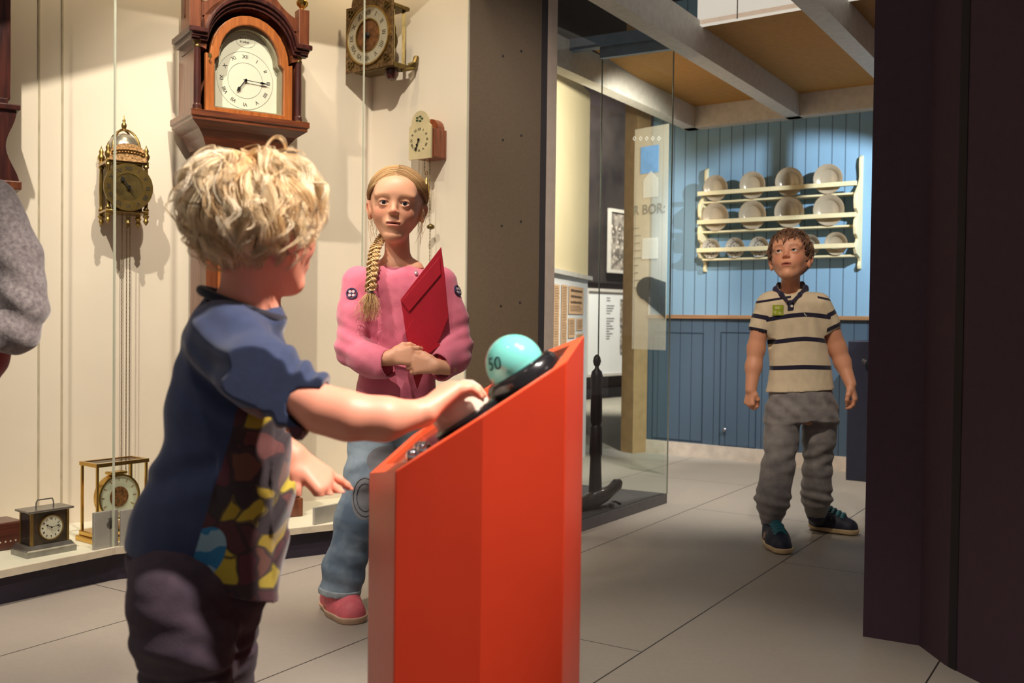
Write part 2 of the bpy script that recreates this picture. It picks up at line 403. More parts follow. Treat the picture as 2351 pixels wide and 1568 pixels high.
# --- blue room
B0 = HZ(1483, 1038) * [1, 1, 0]; dW = np.array([0.814, -0.581, 0.0]); dW /= np.linalg.norm(dW); nW = np.array([dW[1], -dW[0], 0.0])
RW = frame(B0, dW)                     # x along the wall, y away from the camera
zb = 2.065; zr = 0.885
WLEN = 1.75
def planks(name, c, groove, pitch, rough=0.6):
    m = bpy.data.materials.new(name); m.use_nodes = True; t = NT(m); co = t.obj()
    sp = t.n('ShaderNodeSeparateXYZ'); t.l(co, sp.inputs[0])
    q = t.math('DIVIDE', sp.outputs[0], pitch); fr = t.math('FRACT', t.math('ADD', q, 50.0))
    d = t.math('MULTIPLY', t.math('MINIMUM', fr, t.math('SUBTRACT', 1.0, fr)), pitch)
    g = t.math('LESS_THAN', d, 0.003)
    cell = t.math('FLOOR', t.math('ADD', q, 50.0))
    wn = t.n('ShaderNodeTexWhiteNoise', noise_dimensions='1D'); t.l(cell, wn.inputs['W'])
    n = t.noise(co, 22, 3)
    base = t.mix(t.math('MULTIPLY', n, 0.35), rgb(c), tuple(x * .8 for x in rgb(c)[:3]) + (1,))
    base = t.mix(t.math('MULTIPLY', wn.outputs[0], 0.25), base, tuple(x * .82 for x in rgb(c)[:3]) + (1,))
    t.color(t.mix(g, base, rgb(groove))); t.b.inputs['Roughness'].default_value = rough
    t.bump(t.math('SUBTRACT', 1.0, g), 0.5, 0.004); return m
M_up = planks('pale_blue_boarding', (132, 170, 198), (78, 100, 120), 0.078)
M_lo = planks('deep_blue_boarding', (66, 86, 104), (36, 52, 70), 0.078)
mb = MB(); mb.box(-.0, WLEN, 0.03, 0.10, zr, 2.9)
o = struct(mb, 'wall_back_upper', M_up); o.matrix_world = RW
mb = MB(); mb.box(0, WLEN, 0.0, 0.10, 0.085, zr - .012)
o = struct(mb, 'wall_back_wainscot', M_lo); o.matrix_world = RW
mb = MB(); mb.box(-.005, WLEN, -0.012, 0.10, 0, 0.085)
o = struct(mb, 'baseboard_back', mat('cream_skirting', (206, 192, 176), .5)); o.matrix_world = RW
mb = MB(); mb.box(-0.0, WLEN, -0.022, 0.05, zr - .012, zr + .012, b=.003)
o = struct(mb, 'trim_5', wood('oak_rail', (168, 128, 88), (140, 100, 66), .5, 4, 0)); o.matrix_world = RW
# low cupboard doors in the boarding
def wl(px, py):
    q = PL(px, py, B0, nW); l = RW.inverted() @ Vector(q); return l.x, l.z
for i, (x0, x1, y0, y1, kn) in enumerate(((1500, 1612, 762, 1015, None), (1655, 1735, 762, 1030, (1666, 986)))):
    a, b = wl(x0, y0), wl(x1, y1)
    mb = MB(); X0, X1 = a[0], b[0]; Z1, Z0 = a[1], b[1]
    mb.ring([(X0, Z0), (X1, Z0), (X1, Z1), (X0, Z1)], [(X0 + .005, Z0 + .005), (X1 - .005, Z0 + .005), (X1 - .005, Z1 - .005), (X0 + .005, Z1 - .005)], -.003, 0.0)
    o = struct(mb, 'door_%d' % (i + 1), mat('shadow_gap_blue', (30, 48, 66), .8)); o.matrix_world = RW
    if kn:
        k = wl(*kn); mb = MB(); mb.lathe([(0.004, 0), (0.004, .01), (.011, .014), (.012, .02), (.006, .026), (0, .027)], 14, 0, T(k[0], 0, k[1]) @ RX(90))
        kk = mb.build('door_knob', mat('pewter', (150, 150, 155), .35, 1), parent=o, smooth=True)
# tan end post
mb = MB(); pa = HZ(1452, 1041) * [1, 1, 0]; quad_wall(mb, pa, B0 + [0, -.01, 0], 0, 2.9, 0.12)
struct(mb, 'trim_6', mat('tan_post', (166, 134, 92), .6, 0, .1, 20))
# beams and ceiling
dBm = np.array([0.53, 0.848, 0.0])
M_beam = mat('white_beam_paint', (222, 216, 208), 0.5, 0, 0.08, 10, 0.12, (3, 3, 3))
def beam(mb, a, w, L0, L1, z0=zb, z1=zb + .15):
    a = Vector((a[0], a[1])); d = Vector((dBm[0], dBm[1])).normalized(); n = Vector((d.y, -d.x)) * w
    p = a - d * L0; q = a + d * L1
    mb.prism([tuple(p), tuple(q), tuple(q + n), tuple(p + n)], z0, z1)
corner = PL(1580, 300, B0 + nW * -.03, nW)
e2 = HZ(1800, 268, zb)
c3 = e2 + (e2 - corner) * [1, 1, 0]
for i, a in enumerate((corner, e2, c3)):
    mb = MB(); beam(mb, a, 0.085 if i else 0.08, 2.6 if i else 1.9, 0.10); struct(mb, 'ceiling_beam_%d' % (i + 1), M_beam)
mb = MB(); mb.box(.25, WLEN, -0.055, 0.03, zb, zb + .15); o = struct(mb, 'ceiling_beam_4', M_beam); o.matrix_world = RW
zc = zb + .13
opA, opB = HZ(1615, 55, zc), HZ(1830, 6, zc)
# tan ceiling boards: a sheet from the back wall to the edge of the light shaft
n2 = Vector((dBm[0], dBm[1])).normalized()
def lay(a, s): return (a[0] + n2.x * s, a[1] + n2.y * s)
mb = MB()
e3 = HZ(1830, 6, zc)
mb.prism([tuple(corner[:2]), tuple((corner + dW * 1.9)[:2]), tuple((opA + dW * 1.9)[:2]), tuple((opA - dW * .62)[:2])], zc, zc + .02)
struct(mb, 'ceiling_boards', M_tan)
mb = MB()
mb.box(-0.03, 1.5, 0, 0.03, 0.0, 0.75)
for x in (0.16, 0.5, 0.84): mb.box(x, x + .004, -.003, 0, 0.0, 0.75, 1)
Msh = mat('emissive_shaft_boards', (236, 228, 206), .7)
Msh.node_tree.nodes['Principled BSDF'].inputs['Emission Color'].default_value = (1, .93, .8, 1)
Msh.node_tree.nodes['Principled BSDF'].inputs['Emission Strength'].default_value = 0.55  # emission imitates light falling on the shaft boards
o = struct(mb, 'glowing_shaft_wall', [Msh, mat('shaft_seam', (120, 100, 80), .8)]); o.matrix_world = frame((opA[0], opA[1], zc - .004), dW)
# second tan ceiling over the passage beyond the glass case
# --- far hall: cream board, wall with large photograph, info boards
ca, cb = P(1268, 600, 5.4) * [1, 1, 0], P(1350, 600, 6.3) * [1, 1, 0]
dd = (cb - ca) / np.linalg.norm(cb - ca); nd = np.array([dd[1], -dd[0], 0])
ztop = P(1350, 215, 6.3)[2]; zr2 = P(1346, 632, 6.3)[2]; zr1 = P(1268, 622, 5.4)[2]
mb = MB(); quad_wall(mb, ca - dd * .4, cb, zr1, ztop, .05); struct(mb, 'wall_cream_board', mat('warm_cream', (236, 216, 176), .8, 0, .03, 4))
mb = MB(); quad_wall(mb, ca - dd * .4, cb, 0, zr1, .05); wb = struct(mb, 'wall_white_board', mat('white_board', (224, 222, 224), .7, 0, .02, 4))
mb = MB(); quad_wall(mb, ca - dd * .4, cb + dd * .01, zr1 - .012, zr1 + .012, .03, 0, -1); struct(mb, 'trim_7', M_white)
M_paper = mat('aged_newsprint', (222, 178, 138), .9, 0, .08, 30)
M_ink = mat('newsprint_ink', (92, 66, 48), .9)
Fc = frame(ca, dd)
def newspaper(x0, x1, y0, y1, label, head=None, lines=10):
    q0 = Fc.inverted() @ Vector(PL(x0, y0, ca, nd)); q1 = Fc.inverted() @ Vector(PL(x1, y1, ca, nd))
    w = q1.x - q0.x; h = q0.z - q1.z
    rt = root('newspaper_clipping', Fc @ T(q0.x, -.004, q1.z), label, 'clipping', 'newspaper clippings on the white board')
    mb = MB(); mb.box(0, w, -.0015, 0, 0, h); mb.build('paper', M_paper, rt)
    mb = MB(); rnd = random.Random(int(x0 * 7 + y0)); z = h - .012
    if head:
        for s in head:
            x = w * .1
            while x < w * .86:
                g = w * (.03 + .04 * rnd.random()); mb.box(x, min(x + g, w * .9), -.0022, -.0015, z - .020, z - .004 - .004 * rnd.random()); x += g + w * .012
            z -= .034
    while z > .014:
        mb.box(w * .08, w * (.75 + .17 * rnd.random()), -.0022, -.0015, z - .003, z); z -= .009
    mb.build('print', M_ink, rt)
newspaper(1270, 1281, 652, 800, 'narrow tall newsprint strip, leftmost on the white board')
newspaper(1288, 1299, 653, 800, 'narrow tall newsprint strip beside the headlined clipping')
newspaper(1305, 1337, 656, 722, 'wide newsprint clipping with bold headline at top of the white board', [1, 2, 3])
newspaper(1304, 1318, 730, 775, 'small newsprint clipping, left one below the headlined clipping')
newspaper(1323, 1336, 731, 758, 'small newsprint clipping, right one below the headlined clipping')
newspaper(1323, 1337, 766, 800, 'small newsprint clipping, lowest at the right edge of the white board')
# far wall
fa, fb = P(1340, 870, 10.8) * [1, 1, 0], P(1470, 870, 11.6) * [1, 1, 0]
dd = (fb - fa) / np.linalg.norm(fb - fa); nd = np.array([dd[1], -dd[0], 0]); Ff = frame(fa, dd)
mb = MB(); quad_wall(mb, fa - dd * 3, fb + dd * 3, 0, 3.85, .1); struct(mb, 'wall_far', mat('far_wall_dark', (60, 48, 52), .8))
mb = MB(); quad_wall(mb, fa - dd * 3, fb + dd * 3, 0, .11, .03, 0, -1); struct(mb, 'baseboard_far', M_black)
def fl(px, py):
    q = Ff.inverted() @ Vector(PL(px, py, fa, nd)); return q.x, q.z
def photo_mat(name, scale, c1=(30, 24, 22), c2=(226, 212, 200), th=.52):
    m = bpy.data.materials.new(name); m.use_nodes = True; t = NT(m); co = t.obj()
    vo = t.n('ShaderNodeTexVoronoi'); vo.inputs['Scale'].default_value = scale; vo.inputs['Randomness'].default_value = .75
    mp = t.n('ShaderNodeMapping'); mp.inputs['Scale'].default_value = (1, .2, .62); t.l(co, mp.inputs[0]); t.l(mp.outputs[0], vo.inputs['Vector'])
    f = t.math('LESS_THAN', vo.outputs['Distance'], .33)
    n = t.noise(co, scale * .35, 3); g = t.math('GREATER_THAN', n, th)
    a = t.mix(n, rgb(c1), tuple((x + y) / 2.6 for x, y in zip(rgb(c1), rgb(c2)))[:3] + (1,))
    f2 = t.math('MAXIMUM', f, t.math('MULTIPLY', g, .25))
    t.color(t.mix(f2, a, rgb(c2))); t.b.inputs['Roughness'].default_value = .6; return m
# large historic portrait photograph
a, b = fl(1345, 240), fl(1470, 655)
rt = root('photo_mural', Ff @ T(a[0], -.02, b[1]), 'large dark historic photograph covering the far wall above the white panel', 'photograph')
mb = MB(); mb.box(0, b[0] - a[0] + .3, -.02, 0, 0, a[1] - b[1]); mb.build('print', mat('mural_print', (62, 54, 52), .6, 0, .5, 2.2, c2=(22, 16, 20)), rt)
def framed(x0, x1, y0, y1, sc, label, off=.06, bord=.02, fm=None):
    a, b = fl(x0, y0), fl(x1, y1)
    rt = root('framed_photograph', Ff @ T(a[0], -off, b[1]), label, 'photograph')
    w, h = b[0] - a[0], a[1] - b[1]
    mb = MB(); mb.box(0, w, -.012, 0, 0, h); mb.build('photo_print', photo_mat('group_photo', sc * 2.6), rt)
    if fm:
        mb = MB(); mb.ring([(-bord, -bord), (w + bord, -bord), (w + bord, h + bord), (-bord, h + bord)], [(0, 0), (w, 0), (w, h), (0, h)], -.03, 0); mb.build('frame', fm, rt)
framed(1386, 1462, 487, 625, 11, 'black and white group photograph in white frame hanging high behind the glass case', .08, .035, M_white)
mb = MB(); a, b = fl(1340, 668), fl(1470, 852)
rt = root('information_board', Ff @ T(a[0], -.02, b[1]), 'white information board with small text column on the far wall', 'information board')
w, h = b[0] - a[0] + .3, a[1] - b[1]
mb.box(0, w, -.03, 0, 0, h); mb.build('board', mat('white_board_far', (228, 228, 232), .6, 0, .02, 3), rt)
mb = MB(); mb.ring([(-.03, -.03), (w + .03, -.03), (w + .03, h + .03), (-.03, h + .03)], [(0, 0), (w, 0), (w, h), (0, h)], -.05, 0); mb.build('board_trim', M_white, rt)
mb = MB(); rnd = random.Random(4); z = h - .07
while z > .35:
    x0 = fl(1384, 700)[0] - a[0]
    if rnd.random() > .15: mb.box(x0, x0 + .05 + .1 * rnd.random(), -.034, -.03, z, z + .008)
    z -= .028
mb.build('text', mat('grey_print', (110, 108, 112), .8), rt)
framed(1414, 1462, 687, 746, 26, 'small sepia group photograph, upper one on the far white board', .06)
framed(1414, 1462, 752, 806, 26, 'small sepia crowd photograph, lower one on the far white board', .06)
# reflected shop lettering painted on a glass sheet standing at the tan post
pa = P(1455, 500, 5.75) * [1, 1, 0]; pb = P(1560, 500, 5.5) * [1, 1, 0]
dd = (pb - pa) / np.linalg.norm(pb - pa); nd = np.array([dd[1], -dd[0], 0]); Fp = frame(pa, dd)
z0 = PL(1500, 803, pa, nd)[2]; z1 = PL(1500, 290, pa, nd)[2]
def film(name, c, alpha):
    m = bpy.data.materials.new(name); m.use_nodes = True; nt = m.node_tree; b = nt.nodes['Principled BSDF']
    b.inputs['Base Color'].default_value = rgb(c); b.inputs['Alpha'].default_value = alpha; b.inputs['Roughness'].default_value = .6; return m
rt = root('reflection_panel', Fp @ T(0, 0, z0 * 0), 'translucent white panel imitating a reflection of lettering and a house behind the glass case', 'painted reflection')
w = float(np.linalg.norm(PL(1532, 500, pa, nd)[:2] - pa[:2])); h = z1 - z0
mb = MB(); mb.box(0, w, 0, .004, 0, z0); mb.build('lower_glass', M_glass, rt)
rt0_ = rt
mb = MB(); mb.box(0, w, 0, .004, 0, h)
rt = mb.build('reflection_sheet', film('milky_reflection', (206, 200, 186), .30), rt0_); rt.location = (0, 0, z0)
mb = MB(); 
def pp(px, py): q = Fp.inverted() @ Vector(PL(px, py, pa, nd)); return q.x, q.z - z0
q = pp(1455, 500); text_mb(mb, 'R BOR:', .078, T(q[0] - .005, -.002, q[1]) @ UP2Y, 0, .001, 'LEFT', 'BOTTOM')
rnd = random.Random(3)
for k in range(9):
    q = pp(1456, 525 + 17 * k); mb.box(q[0], q[0] + .03 + .04 * rnd.random(), -.002, -.0005, q[1], q[1] + .003)
mb.build('lettering', mat('grey_letter', (128, 124, 114), .7), rt)
mb = MB(); q0, q1 = pp(1471, 400), pp(1513, 300 + 32); q2 = pp(1500, 420)
mb.slab([(q0[0], q0[1]), (q1[0], q0[1]), (q1[0], q1[1]), (q0[0], q1[1])], -.003, -.001); mb.build('reflected_sky', mat('blue_sky_reflection', (96, 146, 206), .5), rt)
mb = MB(); a, b = pp(1478, 455), pp(1512, 410); 
mb.slab([(a[0], a[1]), (b[0], a[1]), (b[0], b[1]), ((a[0] + b[0]) / 2, b[1] + .05), (a[0], b[1])], -.004, -.002)
M_wp = film('white_reflection', (222, 224, 222), .35)
mb.build('reflected_house', M_wp, rt)
mb = MB(); a, b = pp(1475, 595), pp(1511, 545); mb.slab([(a[0], a[1]), (b[0], a[1]), (b[0], b[1]), (a[0], b[1])], -.003, -.001); mb.build('pale_rectangle', M_wp, rt)
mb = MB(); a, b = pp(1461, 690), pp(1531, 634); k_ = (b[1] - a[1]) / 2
mb.slab(circ(a[0] + k_ * 1.3, a[1] + k_, k_ * 1.3, 20, 60, 250, k_) + [(w - .002, a[1] - k_ * 1.5), (w - .002, b[1] - k_ * .5)], -.003, -.001); mb.build('reflected_oval', film('dark_reflection', (38, 44, 46), .6), rt)  # reflected silhouette painted as a dark shape on the sheet
mb = MB()
for k in range(5):
    q = pp(1457 + 14 * k, 318); mb.ring(circ(q[0], q[1], .014, 4), circ(q[0], q[1], .008, 4), -.002, -.001)
mb.build('reflected_diamond_border', film('border_reflection', (235, 235, 235), .6), rt)
# --- right-hand dark wall
rp = [HZ(1981, 1461), HZ(2110, 1482), HZ(2170, 1527), HZ(2250, 1568)]
rp = [p * [1, 1, 0] for p in rp]
end = rp[3] + (rp[3] - rp[2]) / np.linalg.norm((rp[3] - rp[2])[:2]) * 5.0
mb = MB(); mb.prism([tuple(rp[0][:2]), tuple(rp[1][:2]), tuple(rp[2][:2]), tuple(end[:2]), (end[0] + 3, end[1]), (4.5, 2.2), (rp[0][0] + .42, rp[0][1] + .75)], 0, 3.85)
rwall = struct(mb, 'wall_right', M_dark)
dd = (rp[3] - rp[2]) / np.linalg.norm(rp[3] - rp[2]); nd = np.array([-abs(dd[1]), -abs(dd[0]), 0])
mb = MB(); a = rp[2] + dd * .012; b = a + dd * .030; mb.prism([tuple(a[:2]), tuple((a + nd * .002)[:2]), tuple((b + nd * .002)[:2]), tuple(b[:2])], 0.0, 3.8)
struct(mb, 'shadow_strip', M_black)  # dark strip painted where the wall face lies in shadow
# added rod out of view, casting the upright shadow on the blue boarding
mb = MB(); mb.box(1.950, 1.972, 4.77, 4.79, 1.83, 2.075); struct(mb, 'shadow_rod', M_black)
# dark cupboard in the far right corner of the blue room
k0 = P(1945, 900, 5.45) * [1, 1, 0]
rt = root('low_cupboard', frame(k0, dW), 'dark navy cupboard with a steel knob in the right corner of the blue room', 'cupboard')
mb = MB(); mb.box(0, .5, 0, .3, .0, .76, b=.004); mb.build('body', mat('navy_cupboard', (30, 32, 52), .5), rt)
q = PL(1987, 829, k0, nW); l = rt.matrix_world.inverted() @ Vector(q)
mb = MB(); mb.lathe([(.004, 0), (.004, .012), (.012, .018), (.013, .026), (.008, .032), (0, .033)], 16, 0, T(l.x, 0, l.z) @ RX(90)); mb.build('knob', mat('steel_knob', (200, 200, 205), .2, 1), rt, smooth=True)
# hat-shaped reflection is painted as the dark shape on the panel above

# ================================================================= CLOCKS
M_mah = wood('mahogany', (132, 72, 44), (84, 40, 26), .35, 5)
M_mahx = wood('mahogany_cross', (128, 68, 42), (82, 40, 26), .35, 5, 0)
M_mahd = wood('dark_mahogany', (84, 40, 34), (46, 22, 24), .3, 5)
M_oak = wood('honey_wood', (186, 108, 52), (142, 74, 34), .35, 5)
M_redw = wood('red_brown_case', (150, 76, 42), (108, 52, 30), .4, 9)
M_brass = mat('aged_brass', (176, 146, 86), .32, .9, .2, 30, .1)
M_brassd = mat('dark_brass', (128, 108, 66), .4, .85, .25, 40, .1)
M_gold = mat('polished_gold', (222, 180, 96), .22, 1, .08, 20)
M_steel = mat('worn_steel', (168, 166, 164), .3, .9, .15, 30)
M_iron = mat('black_iron', (28, 24, 24), .5, .3)
M_enamel = mat('cream_enamel', (222, 218, 200), .35, 0, .03, 8, coat=.3)
M_ivory = mat('ivory_dial', (214, 196, 156), .5, 0, .10, 14)
M_inkb = mat('dial_black', (34, 32, 34), .6)
M_silver = mat('silvered_ring', (196, 188, 168), .4, .35, .1, 40)
M_fretb = mat('engraved_brass', (150, 118, 76), .45, .6, .45, 95, .5, c2=(70, 50, 34), bdist=.003)

# ---------- grandfather clock
FG = HZ(675, 1190, 0.1) + dB * (-0.178)
GM = frame((FG[0], FG[1], 0.104), dB)          # origin under the middle of the front plinth; y points to the wall
gf = root('grandfather_clock', GM, 'tall mahogany grandfather clock with arched white dial standing in the showcase', 'clock')
def z_(v): return v - 0.104
mb = MB(); mb.box(-.215, .215, 0, .26, 0, .07, b=.006); mb.box(-.205, .205, .008, .255, .07, .085, b=.004); mb.build('plinth', M_mah, gf)
mb = MB(); mb.box(-.19, .19, .018, .25, .085, .36, b=.003); mb.box(-.15, .15, .012, .02, .12, .33, b=.003); mb.build('base', M_mah, gf)
def mould(prof, xw, y0, y1, mbx, mi=0):
    # prof: (extra, z) stepped moulding round the front and sides
    for i in range(len(prof) - 1):
        (e0, za), (e1, zc_) = prof[i], prof[i + 1]
        vs = [(-xw - e0, y0 - e0, za), (xw + e0, y0 - e0, za), (xw + e0, y1, za), (-xw - e0, y1, za), (-xw - e1, y0 - e1, zc_), (xw + e1, y0 - e1, zc_), (xw + e1, y1, zc_), (-xw - e1, y1, zc_)]
        mbx.add(vs, [(3, 2, 1, 0), (4, 5, 6, 7), (0, 1, 5, 4), (1, 2, 6, 5), (2, 3, 7, 6), (3, 0, 4, 7)], mi)
mb = MB(); mould([(.03, .36), (.03, .372), (.012, .395), (.0, .41)], .15, .04, .25, mb); mb.build('lower_moulding', M_mahx, gf)
mb = MB(); mb.box(-.14, .14, .05, .25, .41, z_(1.47), b=.003); mb.build('trunk', M_mah, gf)
mb = MB(); mb.box(-.10, .10, .040, .052, .47, z_(1.40), b=.004); dr = mb.build('trunk_door', M_oak, gf)
mb = MB(); mb.lathe([(.009, 0), (.009, .003), (.004, .004)], 14, 0, T(.083, .04, .85) @ RX(90)); mb.build('keyhole_plate', M_brass, dr)
mb = MB(); zz = z_(1.46)
mould([(0, zz), (.006, zz + .012), (.014, zz + .03), (.034, zz + .055), (.058, zz + .072), (.066, zz + .078), (.066, zz + .088), (.072, zz + .092), (.072, zz + .112)], .145, .045, .25, mb)
mb.build('hood_moulding', M_mahx, gf)
h0 = zz + .112
ht = z_(1.86)
mb = MB()
# hood carcass: sides, back and front surround with an arched opening
mb.box(-.187, -.175, .02, .245, h0, ht + .02); mb.box(.175, .187, .02, .245, h0, ht + .02); mb.box(-.18, .18, .20, .245, h0, ht + .16)
op = [(-.128, h0 + .02)] + [(-.128, z_(1.76))] + [(x, z) for x, z in circ(0, z_(1.775), .112, 15, 180, 0, .125)] + [(.128, z_(1.76)), (.128, h0 + .02)]
ou = [(-.160, h0 + .0)] + [(-.160, z_(1.78))] + [(x, z) for x, z in circ(0, z_(1.775), .145, 15, 180, 0, .158)] + [(.160, z_(1.78)), (.160, h0 + .0)]
mb.build('hood_case', M_mah, gf)
mb = MB(); mb.ring(ou, op, 0.0, .022); dr = mb.build('hood_door', M_oak, gf, bevel=.003)
mb = MB(); mb.lathe([(.007, 0), (.007, .002)], 12, 0, T(-.146, -.001, z_(1.77)) @ RX(90)); mb.tube([(-.146, -.004, z_(1.762)), (-.150, -.006, z_(1.752)), (-.146, -.006, z_(1.745)), (-.142, -.004, z_(1.752))], .0015, 6); mb.build('latch', M_brassd, dr)
# outer front arch with swan-neck shoulders
mb = MB()
ar = circ(0, z_(1.79), .158, 21, 180, 0, .165)
o1 = [(-.187, z_(1.80))] + [(x * 1.0, z) for x, z in ar] + [(.187, z_(1.80))]
t1 = [(-.187, z_(1.93))] + [(x * 1.16, z + .045) for x, z in ar] + [(.187, z_(1.93))]
mb.ring(t1, o1, .0, .20, closed=False)
mb.slab([(-.19, z_(1.80)), (-.158, z_(1.80)), (-.158, z_(1.88)), (-.19, z_(1.93))], .0, .2); mb.slab([(.158, z_(1.80)), (.19, z_(1.80)), (.19, z_(1.93)), (.158, z_(1.88))], .0, .2)
mb.build('hood_front', M_mah, gf)
mb = MB()
for e, ya, dz in ((.0, -.012, 0), (.012, -.024, .012), (.022, -.036, .024)):
    a1 = [(-.215, z_(1.815) + dz), (-.165, z_(1.815) + dz)] + [(x * (1 + e * 2), z + dz) for x, z in ar[1:-1]] + [(.165, z_(1.815) + dz), (.215, z_(1.815) + dz)]
    a2 = [(x, z + .016) for x, z in a1]
    mb.ring(a2, a1, ya, .02, closed=False)
for s in (-1, 1): 
    xs = sorted((s * .183, s * .226)); mb.box(xs[0], xs[1], -.03, .2, z_(1.838), z_(1.858), b=.003)
    xs = sorted((s * .183, s * .214)); mb.box(xs[0], xs[1], -.02, .2, z_(1.82), z_(1.84), b=.003)
mb.build('arch_moulding', M_mahd, gf, bevel=.002)
mb = MB()
sw = []
for i in range(13):
    t = i / 12; sw.append((.19 - .16 * t, z_(1.93) + .02 + .16 * (t ** 1.8)))
for s in (-1, 1):
    pl = [(s * x, z) for x, z in sw] + [(s * .03, z_(1.95)), (s * .19, z_(1.90))]
    mb.slab(pl if s < 0 else pl[::-1], .0, .03)
mb.build('swan_neck_pediment', M_mah, gf)
for s in (-1, 1):
    mb = MB(); mb.box(s * .2 - .02, s * .2 + .02, -.01, .035, z_(1.858), z_(1.99), b=.002); bk = mb.build('corner_block', M_mah, gf)
    mb = MB(); mb.lathe([(.012, 0), (.008, .008), (.02, .02), (.022, .032), (.014, .044), (.006, .05), (.004, .07), (0, .08)], 16, 0, T(s * .2, .012, z_(1.99))); mb.build('brass_finial', M_gold, bk, smooth=True)
    mb = MB(); mb.lathe([(.017, .0), (.017, .02), (.013, .026), (.0135, .10), (.0115, .22), (.012, .224)], 18, 0, T(s * .186, .012, h0)); cl = mb.build('column', M_mahd, gf, angle=30)
    mb = MB(); mb.lathe([(.016, 0), (.018, .006), (.012, .012), (.015, .02), (.012, .026)], 18, 0, T(s * .186, .012, h0 + .0)); mb.build('brass_base', M_gold, cl, angle=50)
    mb = MB(); mb.lathe([(.0125, 0), (.014, .006), (.011, .011), (.016, .02), (.018, .024)], 18, 0, T(s * .186, .012, h0 + .222)); mb.build('brass_capital', M_brassd, cl, angle=50)
mb = MB(); dz0 = h0 + .012
dial = [(-.13, dz0), (.13, dz0), (.13, z_(1.78))] + circ(0, z_(1.785), .112, 15, 0, 180, .118) + [(-.13, z_(1.78))]
mb.slab(dial, .055, .062); dl = mb.build('dial', M_enamel, gf)
dcz = z_(1.712)
mb = MB(); numerals(mb, 0, dcz, .0545, .086, .019); mb.build('numerals', M_inkb, dl)
mb = MB()
for r in (.104, .064): mb.ring(circ(0, dcz, r + .0006, 60), circ(0, dcz, r, 60), .0540, .055)
mb.ring(circ(0, z_(1.855), .0355, 40, rz=.0235), circ(0, z_(1.855), .035, 40, rz=.023), .0540, .055)
rnd = random.Random(6)
for (zq, n_, hq) in ((1.864, 7, .004), (1.852, 6, .008)):
    for k in range(n_): mb.box(-.02 + .0062 * k, -.02 + .0062 * k + .002 + .003 * rnd.random(), .0543, .055, z_(zq) - hq / 2, z_(zq) + hq / 2 * (.3 + .7 * rnd.random()))
mb.build('dial_print', mat('dial_grey_print', (88, 86, 82), .6), dl)
mb = MB(); clock_hand(mb, 0, dcz, .049, 217, .055, .004); mb.build('hour_hand', M_iron, dl)
mb = MB(); clock_hand(mb, 0, dcz, .046, 93, .084, .0028); mb.build('minute_hand', mat('blued_steel', (60, 64, 78), .2, .9), dl)
mb = MB(); mb.ring([(x * 1.0, z) for x, z in op], [(x * .93, (z - dcz) * .94 + dcz) for x, z in op], .022, .055); mb.build('dial_mask', mat('dial_surround_grey', (150, 142, 118), .5, .2), gf)

# ---------- second long-case clock at the left edge, only its lower hood and bracket in frame
q = PL(0, 240, W0 + nB * .22, nB); LM = frame((q[0], q[1], q[2]), dB)
lc = root('bracket_clock', LM @ T(-.165, 0, 0), 'dark mahogany clock case with curved bracket at the far left of the showcase', 'clock')
S = 3.25 / FPX
def lz(y): return (240 - y) * S
mb = MB(); mb.box(-.19, .200, .03, .21, lz(222), lz(-260), b=.004); mb.build('case', M_mahd, lc)
mb = MB(); mb.box(-.2, .19, .01, .21, lz(236), lz(222), b=.003); mb.box(-.22, .225, -.01, .21, lz(250), lz(236), b=.004); mb.build('moulding', M_mahd, lc)
mb = MB(); sec = []
for i in range(15):
    t = i / 14; sec.append((.195 + .018 * math.cos(t * 2 * math.pi) * 1.0 + .01 * t, lz(250 + 170 * t)))
mb.slab([(-.2, lz(250))] + sec + [(-.2, lz(420))], .0, .21); mb.build('bracket', M_mahd, lc, smooth=False)
mb = MB(); mb.box(-.22, .228, -.012, .21, lz(432), lz(412), b=.004); mb.build('bracket_base', M_mah, lc)
mb = MB(); mb.tube([(.05, .02, lz(216)), (.06, .0, lz(212)), (.1, -.01, lz(214)), (.14, .0, lz(220))], .008, 8); mb.build('carved_foot', M_brassd, lc)

# ---------- brass lantern clock on the wall
q = PL(293, 520, W0 + nB * .15, nB)
ln = root('lantern_clock', frame((q[0], q[1], 1.205), dB), 'brass lantern clock with dome bell and round dial hanging left of the grandfather clock', 'clock')
lz0 = 1.205
def zl(v): return v - lz0
mb = MB(); mb.box(-.072, .072, -.0, .13, zl(1.213), zl(1.221), b=.002); mb.build('bottom_plate', M_brass, ln)
mb = MB(); mb.box(-.072, .072, -.0, .13, zl(1.382), zl(1.392), b=.002); mb.build('top_plate', M_brass, ln)
mb = MB(); mb.box(-.05, .05, .006, .12, zl(1.221), zl(1.382)); mb.build('movement_case', M_brassd, ln)
col = [(.009, 0), (.0105, .006), (.006, .012), (.007, .03), (.0078, .085), (.007, .13), (.006, .15), (.0105, .156), (.009, .161)]
for sx in (-1, 1):
    for sy in (0, 1):
        Mx = T(sx * .064, .008 + sy * .114, zl(1.221))
        mb = MB(); mb.lathe(col, 12, 0, Mx); p = mb.build('pillar', M_brass, ln, angle=40)
        mb = MB(); mb.lathe([(0, -.052), (.005, -.045), (.010, -.036), (.006, -.028), (.012, -.018), (.007, -.012), (.011, -.008)], 12, 0, Mx); mb.build('foot', M_brass, p, angle=50)
        mb = MB(); mb.lathe([(.011, .171), (.007, .178), (.012, .188), (.0125, .196), (.007, .206), (.009, .214), (.004, .224), (0, .236)], 12, 0, Mx); mb.build('corner_finial', M_brass, p, angle=50)
mb = MB(); mb.slab(circ(0, zl(1.30), .083, 48), -.012, -.004); d = mb.build('dial', M_brassd, ln)
mb = MB(); mb.ring(circ(0, zl(1.30), .083, 48), circ(0, zl(1.30), .048, 48), -.014, -.012); mb.build('chapter_ring', M_brass, d)
